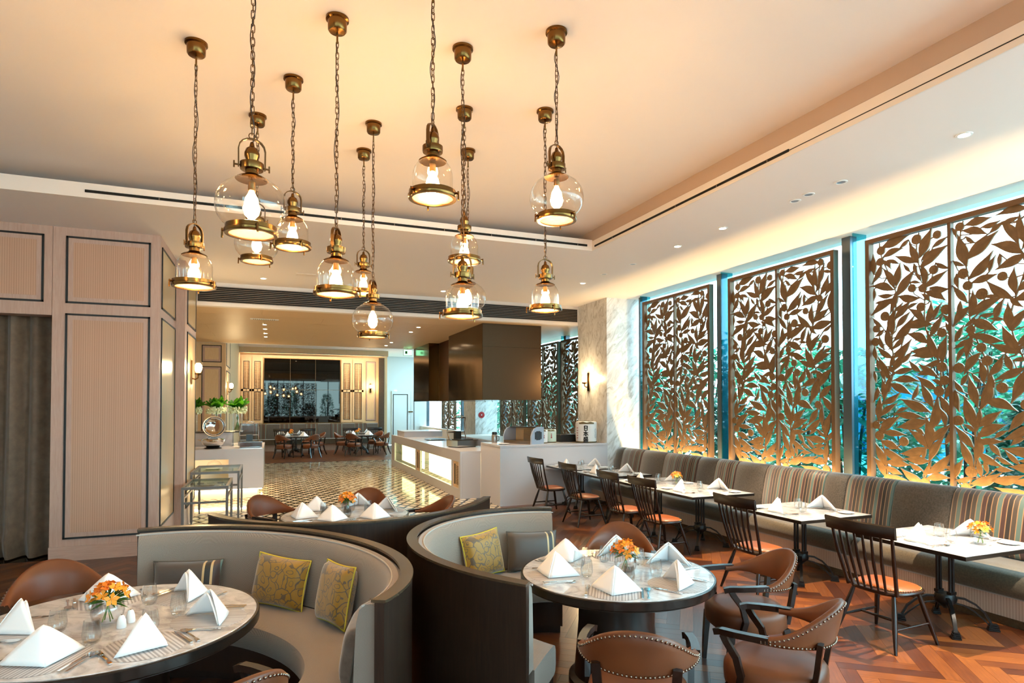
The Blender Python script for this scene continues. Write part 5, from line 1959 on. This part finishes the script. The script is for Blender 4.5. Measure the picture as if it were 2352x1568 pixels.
def text_mesh(body, size, mat, parent, mtx, thick=0.0):
    c_ = bpy.data.curves.new('lettering', 'FONT')
    c_.body = body
    c_.size = size
    c_.align_x = 'CENTER'
    c_.align_y = 'CENTER'
    c_.space_line = 0.86
    c_.extrude = 0.002
    c_.offset = thick
    o = bpy.data.objects.new('lettering', c_)
    COL.objects.link(o)
    bpy.context.view_layer.update()
    me_ = bpy.data.meshes.new_from_object(o.evaluated_get(bpy.context.evaluated_depsgraph_get()))
    bpy.data.objects.remove(o)
    me_.materials.clear()
    me_.materials.append(MATS[mat])
    r_ = link('lettering', me_, parent)
    r_.matrix_local = mtx
    return r_


def stroke_text(parent, chars, size, mat, R_, z0, a0=0.0):
    # brush strokes of each sign on a 10 x 10 grid, wrapped round the barrel face (front is -y)
    G = {'ri': [((2.4, 9.2), (2.4, 0.8)), ((2.4, 9.2), (7.6, 9.2)), ((7.6, 9.2), (7.6, 0.8)), ((2.4, 5.1), (7.6, 5.1)), ((2.4, 1.0), (7.6, 1.0))],
         'hon': [((5, 9.8), (5, 0.2)), ((1.0, 7.4), (9.0, 7.4)), ((4.9, 7.2), (0.8, 2.4)), ((5.1, 7.2), (9.2, 2.4)), ((3.2, 2.4), (6.8, 2.4))],
         'sei': [((1.6, 8.7), (8.6, 8.7)), ((2.3, 8.7), (1.2, 4.6)), ((2.6, 6.7), (5.0, 6.7)), ((4.9, 6.7), (4.4, 4.6)), ((5.9, 9.9), (8.9, 4.3)), ((8.3, 7.2), (5.4, 4.4)), ((7.3, 9.9), (8.4, 9.2)), ((1.6, 3.8), (8.4, 3.8)), ((1.8, 3.8), (1.8, 0.6)), ((3.9, 3.8), (3.9, 0.6)), ((6.1, 3.8), (6.1, 0.6)), ((8.2, 3.8), (8.2, 0.6)), ((0.6, 0.4), (9.4, 0.4))]}
    m_ = MB()
    for i, ch in enumerate(chars):
        for (a, b) in G[ch]:
            pa = Vector(((a[0] - 5) / 10 * size, (a[1] / 10 - 1 - i * 1.08) * size))
            pb = Vector(((b[0] - 5) / 10 * size, (b[1] / 10 - 1 - i * 1.08) * size))
            d = (pb - pa).normalized()
            n_ = Vector((-d.y, d.x)) * size * 0.092
            pa, pb = pa - d * size * 0.04, pb + d * size * 0.04
            K = 4
            rg = []
            for k in range(K + 1):
                c_ = pa.lerp(pb, k / K)
                w_ = 1.0 + 0.25 * math.cos(PI * k / K)
                row = []
                for q, rr in ((c_ - n_ * w_, R_), (c_ + n_ * w_, R_), (c_ + n_ * w_, R_ + 0.003), (c_ - n_ * w_, R_ + 0.003)):
                    an = q.x / R_ + a0
                    row.append((rr * math.sin(an), -rr * math.cos(an), z0 + q.y))
                rg.append(row)
            m_.loft(rg)
    return m_.build('lettering', mat, parent)


def barrel(label, loc, R_, H_, rz, big, wrap='paper_white'):
    t_ = thing('sake_barrel', label, 'sake barrel', loc, rz, 'wrapped sake barrels')
    MB().lathe([(R_ * 0.86, 0.0), (R_ * 0.94, H_ * 0.03), (R_ * 0.97, H_ * 0.10), (R_, H_ * 0.5), (R_, H_ * 0.86), (R_ * 0.985, H_ * 0.93), (R_ * 0.90, H_ * 0.975), (R_ * 0.7, H_ * 0.985)], 40).build('straw_wrap', wrap, t_, 50)
    MB().lathe([(R_ * 0.9, -0.0), (R_ * 0.985, H_ * 0.02), (R_ * 0.985, H_ * 0.06), (R_ * 0.9, H_ * 0.06)], 32).build('base_band', 'straw', t_, 40)
    for zz in (0.80, 0.835):
        MB().tube([(R_ * 1.005 * math.cos(2 * PI * k / 36), R_ * 1.005 * math.sin(2 * PI * k / 36), H_ * zz) for k in range(36)], R_ * 0.018, 6, closed=True).build('rope', 'paper_white', t_, 60)
    cr_ = MB()
    for a in (0.3, 0.3 + PI / 2):
        cr_.tube([(R_ * q * math.cos(a), R_ * q * math.sin(a), H_ * (1.0 - 0.06 * abs(q) ** 4)) for q in (-0.95, -0.6, 0, 0.6, 0.95)], R_ * 0.03, 6)
    cr_.build('top_rope', 'straw', t_, 60)
    rg = []
    for k in range(13):
        an = -0.75 + 1.5 * k / 12
        rg.append([(R_ * 1.002 * math.sin(an), -R_ * 1.002 * math.cos(an), H_ * 0.86), (R_ * 1.002 * math.sin(an), -R_ * 1.002 * math.cos(an), H_ * (0.955 - 0.02 * math.cos(an * 9)))])
    MB().loft(rg, False, False).build('shoulder_band', 'straw', t_)
    if big:
        stroke_text(t_, ['ri', 'hon', 'sei'], H_ * 0.24, 'ink_black', R_ * 1.004, H_ * 0.795, -0.08)
        mk = MB()
        for zz in (0.55, 0.32):
            pts = []
            for k in range(20):
                a = 2 * PI * k / 20
                an = 0.95 + 0.10 * math.cos(a)
                pts.append((R_ * 1.006 * math.sin(an), -R_ * 1.006 * math.cos(an), H_ * (zz + 0.10 * math.sin(a))))
            mk.tube(pts, 0.003, 4, closed=True)
        mk.build('seal_outline', 'case_grey', t_)
        rd = MB()
        for k in range(5):
            an, z_ = -0.98, H_ * (0.68 - k * 0.115)
            for q in (-0.05, 0.05):
                rd.loft([[(R_ * 1.005 * math.sin(an + q + e), -R_ * 1.005 * math.cos(an + q + e), z_ + f) for e, f in ((-0.03, -0.012), (0.03, -0.012), (0.03, 0.012), (-0.03, 0.012))], [(R_ * 1.012 * math.sin(an + q + e), -R_ * 1.012 * math.cos(an + q + e), z_ + f) for e, f in ((-0.03, -0.012), (0.03, -0.012), (0.03, 0.012), (-0.03, 0.012))]])
        rd.build('red_marks', 'sign_red', t_)
    return t_


def at_bar(px, py):
    p_ = zpix(px, py, 1.172)
    return p_


p = zpix(1358, 1016, 1.172)
barrel('large white sake barrel with dark brushed signs beside the marble pillar', (6.16, 11.36, 1.1725), 0.225, 0.45, -0.45, True)
b2 = barrel('small white sake barrel with dark brushed signs next to the display case', (5.20, 11.50, 1.1725), 0.12, 0.28, -0.42, False)
stroke_text(b2, ['ri', 'hon', 'sei'], 0.062, 'ink_black', 0.1215, 0.225, -0.75)
stroke_text(b2, ['ri', 'hon'], 0.035, 'sign_red', 0.1215, 0.17, 0.35)
b3 = barrel('small pale green sake barrel behind the small white one', (5.46, 11.62, 1.1725), 0.115, 0.275, -0.42, False, 'pale_green')
stroke_text(b3, ['ri', 'hon', 'sei'], 0.03, 'sign_red', 0.1165, 0.19, 0.1)

# ------------------------------------------------------------------ extractor hood over the bar
hd = thing('extractor_hood', 'large dark bronze extractor hood hanging over the bar', 'extractor hood', (0, 0, 2.07))
HZ = ZB - 2.07 - 0.002
MB().box(4.32, 5.74, 12.74, 15.5, 0.0, HZ).build('front_box', 'hood_bronze', hd)
MB().box(4.322, 5.738, 12.725, 12.739, 0.002, HZ * 0.70 - 0.004).build('front_sheet', 'hood_matte', hd)
MB().box(4.322, 5.738, 12.725, 12.739, HZ * 0.70, HZ - 0.002).build('front_sheet', 'hood_matte', hd)
MB().box(4.55, 5.60, 15.501, 17.4, 0.0, HZ).build('middle_box', 'copper_dark', hd)
MB().box(4.25, 5.74, 17.401, 19.44, 0.0, HZ).build('rear_box', 'hood_bronze', hd)
for k in range(8):
    MB().tube([(4.40 + 0.17 * k, 12.8, 0.0), (4.40 + 0.17 * k, 12.8, -0.035), (4.41 + 0.17 * k, 12.78, -0.045)], 0.006, 6).build('hook', 'steel_dark', hd)

# red emergency button sign on the far pillar
p = zpix(1095, 955, 1.6)
es = thing('fire_sign', 'small red round fire sign on the far marble pillar', 'sign', (6.70, 19.848, 1.62))
MB().lathe([(0.11, 0.0), (0.11, 0.012), (0.10, 0.014)], 24, Matrix.Rotation(PI / 2, 4, 'X')).build('disc', 'sign_red', es, 40)
MB().lathe([(0.02, 0.0142), (0.02, 0.018)], 12, Matrix.Rotation(PI / 2, 4, 'X')).build('button', 'plaster', es, 40)
ex = thing('exit_sign', 'small green-lit exit sign at the ceiling edge left of the hood', 'sign', (4.05, 19.42, 3.55))
MB().box(-0.14, 0.14, -0.03, 0.03, 0, 0.19).build('housing', 'plaster', ex)
MB().box(-0.13, 0.13, -0.034, -0.0302, 0.012, 0.178).build('face', 'exit_green', ex)
MB().box(-0.09, -0.02, -0.038, -0.0342, 0.05, 0.14).build('pictogram', 'foliage', ex)
MB().box(-0.01, 0.01, -0.01, 0.01, 0.1902, 0.219).build('bracket', 'plaster', ex)

# ------------------------------------------------------------------ far dining area
fb = thing('banquette', 'distant banquette with plain and striped panels under the dark mirror wall', 'banquette', (0, 0, 0))
MB().box(-1.25, 4.5, 27.70, 28.15, 0, 0.28).build('plinth', 'plinth_fabric', fb)
MB().box(-1.25, 4.5, 27.58, 28.10, 0.281, 0.50).build('seat_cushion', 'velvet_seat', fb)
NP = 11
for k in range(NP):
    a, b = -1.25 + 5.75 * k / NP, -1.25 + 5.75 * (k + 1) / NP
    o = MB().loft([[(x, y, z) for y, z in ((28.0, 0.501), (28.05, 0.9), (28.10, 1.12), (28.16, 1.15), (28.25, 1.12), (28.27, 0.501))] for x in (a + 0.004, b - 0.004)]).build('back_panel', 'velvet_taupe', fb, 50)
    if k % 2:
        o.data.materials.clear()
        o.data.materials.append(MATS['velvet_stripe_x'])
mw = thing('mirror_wall', 'large dark mirror of six panes above the distant banquette', 'mirror', (0, 28.3, 0))
for i in range(3):
    for j, (z0, z1) in enumerate(((1.19, 2.62), (2.635, 3.98))):
        a = -0.33 + i * 1.057
        MB().box(a + 0.004, a + 1.053, -0.02, -0.001, z0, z1).build('pane', 'mirror_dark', mw)
m = MB()
for a in ((-0.36, 2.87, 1.165, 1.188), (-0.36, 2.87, 3.983, 4.01), (-0.36, -0.332, 1.188, 3.983), (2.845, 2.87, 1.188, 3.983)):
    m.box(a[0], a[1], -0.035, -0.001, a[2], a[3])
m.build('frame', 'brass_dark', mw)


def shutter(label, x0, x1):
    t_ = thing('louvered_shutter', label, 'shutter', ((x0 + x1) / 2, 28.3, 1.19), 0, 'pale louvered shutters')
    w_ = (x1 - x0) / 2 - 0.01
    m_ = MB()
    H_ = 2.80
    for a in ((-w_, w_, 0, 0.12), (-w_, w_, H_ - 0.14, H_), (-w_, w_, 1.36, 1.46), (-w_, -w_ + 0.08, 0.12, H_ - 0.14), (w_ - 0.08, w_, 0.12, H_ - 0.14), (-0.012, 0.012, 0.12, H_ - 0.14)):
        m_.box(a[0], a[1], -0.05, -0.002, a[2], a[3])
    m_.build('frame', 'oak_back', t_)
    for z0, z1 in ((0.12, 1.36), (1.46, H_ - 0.14)):
        f_ = MB()
        for a in ((-w_ + 0.08, w_ - 0.08, z0, z0 + 0.02), (-w_ + 0.08, w_ - 0.08, z1 - 0.02, z1), (-w_ + 0.08, -w_ + 0.10, z0, z1), (w_ - 0.10, w_ - 0.08, z0, z1)):
            f_.box(a[0], a[1], -0.055, -0.0505, a[2], a[3])
        f_.build('moulding', 'trim_black', t_)
        l_ = MB()
        n = int((z1 - z0) / 0.05)
        for k in range(n):
            z = z0 + 0.02 + k * (z1 - z0 - 0.05) / n
            l_.add([(-w_ + 0.08, -0.012, z), (w_ - 0.08, -0.012, z), (w_ - 0.08, -0.040, z + 0.012), (-w_ + 0.08, -0.040, z + 0.012), (-w_ + 0.08, -0.012, z + 0.006), (w_ - 0.08, -0.012, z + 0.006), (w_ - 0.08, -0.040, z + 0.018), (-w_ + 0.08, -0.040, z + 0.018)],
                   [(3, 2, 1, 0), (4, 5, 6, 7), (0, 1, 5, 4), (1, 2, 6, 5), (2, 3, 7, 6), (3, 0, 4, 7)])
        l_.box(-w_ + 0.08, w_ - 0.08, -0.008, -0.003, z0, z1)
        tag(l_.build('louvres', 'oak_back', t_), kind='stuff')


for lab, a, b in (('pale louvered shutter left of the mirror wall, outer leaf', -1.24, -0.82), ('pale louvered shutter left of the mirror wall, inner leaf', -0.81, -0.37), ('pale louvered shutter right of the mirror wall, inner leaf', 2.89, 3.37), ('pale louvered shutter right of the mirror wall, outer leaf', 3.38, 3.88)):
    shutter(lab, a, b)
panel_y(wb, 28.3, 3.98, 4.42, 1.25, 3.95, 'oak_back', 0.012)

# warm cove strip over the distant dining area
cv = thing('cove_light', 'warm cove light strip hidden above the ceiling step before the distant tables', 'light strip', (1.7, 19.72, 3.95))
MB().box(-2.9, 2.9, -0.10, -0.04, -0.03, 0.0).build('profile', 'steel_brushed', cv)
MB().box(-2.9, 2.9, -0.10, -0.04, 0.0005, 0.008).build('diffuser', 'cove_white', cv)
cw = thing('cove_light', 'warm cove light strip along the top of the shutters on the back wall', 'light strip', (1.7, 27.18, 4.15))
MB().box(-2.9, 2.9, -0.03, 0.0, -0.03, 0.0).build('profile', 'steel_brushed', cw)
area('cove_lamp', (1.7, 27.15, 4.11), (1.7, 28.2, 2.4), 36, (1.0, 0.80, 0.55), 5.6, 0.06)

# ------------------------------------------------------------------ outside: planting, ground, building
struct(MB().box(7.46, 40, -30, 60, -0.3, -0.02).build('ground_outside', 'paving'))
struct(MB().box(-30, 7.45, -40, -4.65, -0.3, -0.02).build('ground_outside_front', 'paving'))
BUSH = []


def bush_mesh(seed, H_, R_, n, lsz):
    rnd = random.Random(seed)
    m_, st = MB(), MB()
    for k in range(9):
        a = rnd.uniform(0, 2 * PI)
        st.tube([(0.1 * math.cos(a), 0.1 * math.sin(a), 0), (R_ * 0.3 * math.cos(a), R_ * 0.3 * math.sin(a), H_ * 0.5), (R_ * 0.6 * math.cos(a), R_ * 0.6 * math.sin(a), H_ * rnd.uniform(0.75, 0.95))], [0.03, 0.02, 0.008], 5)
    for k in range(n):
        z = H_ * rnd.random() ** 0.75
        rr = R_ * (0.35 + 0.75 * math.sin(PI * min(1, (z / H_) * 0.85 + 0.12))) * rnd.uniform(0.45, 1.0)
        a = rnd.uniform(0, 2 * PI)
        b = Vector((rr * math.cos(a), rr * math.sin(a), z))
        e = rnd.uniform(-0.5, 0.9)
        az = a + rnd.uniform(-1.1, 1.1)
        d = Vector((math.cos(az) * math.cos(e), math.sin(az) * math.cos(e), math.sin(e)))
        sd = d.cross(Vector((0, 0, 1))).normalized()
        L = lsz * rnd.uniform(0.7, 1.5)
        w_ = L * 0.20
        nn_ = sd.cross(d)
        m_.add([b, b + d * L * 0.45 + sd * w_ - nn_ * 0.02, b + d * L - Vector((0, 0, 0.25 * L)), b + d * L * 0.45 - sd * w_ - nn_ * 0.02, b + d * L * 0.5 + nn_ * 0.01],
               [(0, 1, 4), (1, 2, 4), (2, 3, 4), (3, 0, 4)])
    return m_, st


for k in range(4):
    H_, R_ = ((2.6, 0.62), (3.1, 0.60), (2.1, 0.62), (3.3, 0.60))[k]
    lv, st = bush_mesh(40 + k, H_, R_, 620, 0.26)
    a = lv.mesh('foliage')
    b = st.mesh('stems')
    b.materials.append(MATS['bark'])
    BUSH.append((a, b))
for i, mt_ in enumerate(('bush_a', 'bush_b', 'bush_c', 'bush_a')):
    BUSH[i][0].materials.append(MATS[mt_])
bi = 0
rnd = random.Random(99)
pos_b = []
for k in range(15):
    pos_b.append((8.75 + 0.5 * (k % 2), 1.6 + k * 1.4, k % 4))
for k in range(10):
    pos_b.append((11.2 + 0.7 * (k % 2), 2.0 + k * 2.2, (k + 2) % 3))
for k in range(6):
    pos_b.append((9.0, 21.5 + k * 1.5, k % 4))
for k in range(7):
    pos_b.append((-3.4 + k * 1.7, -6.2 - 0.5 * (k % 2), (k + 2) % 4))
words = ['first', 'second', 'third', 'fourth', 'fifth', 'sixth', 'seventh', 'eighth', 'ninth', 'tenth', 'eleventh', 'twelfth', 'thirteenth', 'fourteenth', 'fifteenth']
for i, (x, y, k) in enumerate(pos_b):
    row, n_ = ('front row outside the window wall', i) if i < 15 else (('rear row outside the window wall', i - 15) if i < 25 else (('row outside the far windows', i - 25) if i < 31 else ('hedge behind the camera', i - 31)))
    t_ = thing('garden_shrub', 'leafy green shrub, %s along the %s' % (words[n_], row), 'shrub', (x, y, -0.02), rnd.uniform(0, 6), 'garden shrubs outside')
    s = rnd.uniform(0.9, 1.12)
    t_.scale = (s, s, s)
    tag(link('foliage', BUSH[k][0], t_), kind='stuff')
    link('stems', BUSH[k][1], t_)
bd = thing('pavilion', 'pale building with blue glazed bays beyond the garden shrubs', 'building', (17.0, 6.0, 0))
MB().box(0, 5, -6, 12, 0, 0.4).build('plinth', 'facade', bd)
for z in (2.9,):
    MB().box(-0.5, 5, -6.2, 12.2, z, z + 0.5).build('floor_slab', 'facade', bd)
for k in range(10):
    y = -6 + k * 1.95
    MB().box(0, 0.25, y, y + 0.25, 0.4, 2.9).build('column', 'facade_blue', bd)
    if k < 9:
        for z in (0.42,):
            MB().box(0.12, 0.16, y + 0.26, y + 1.94, z, z + 2.15).build('pane', 'glass_fin', bd)
MB().box(2.5, 2.7, -6, 12, 0.4, 2.9).build('rear_wall', 'facade', bd)
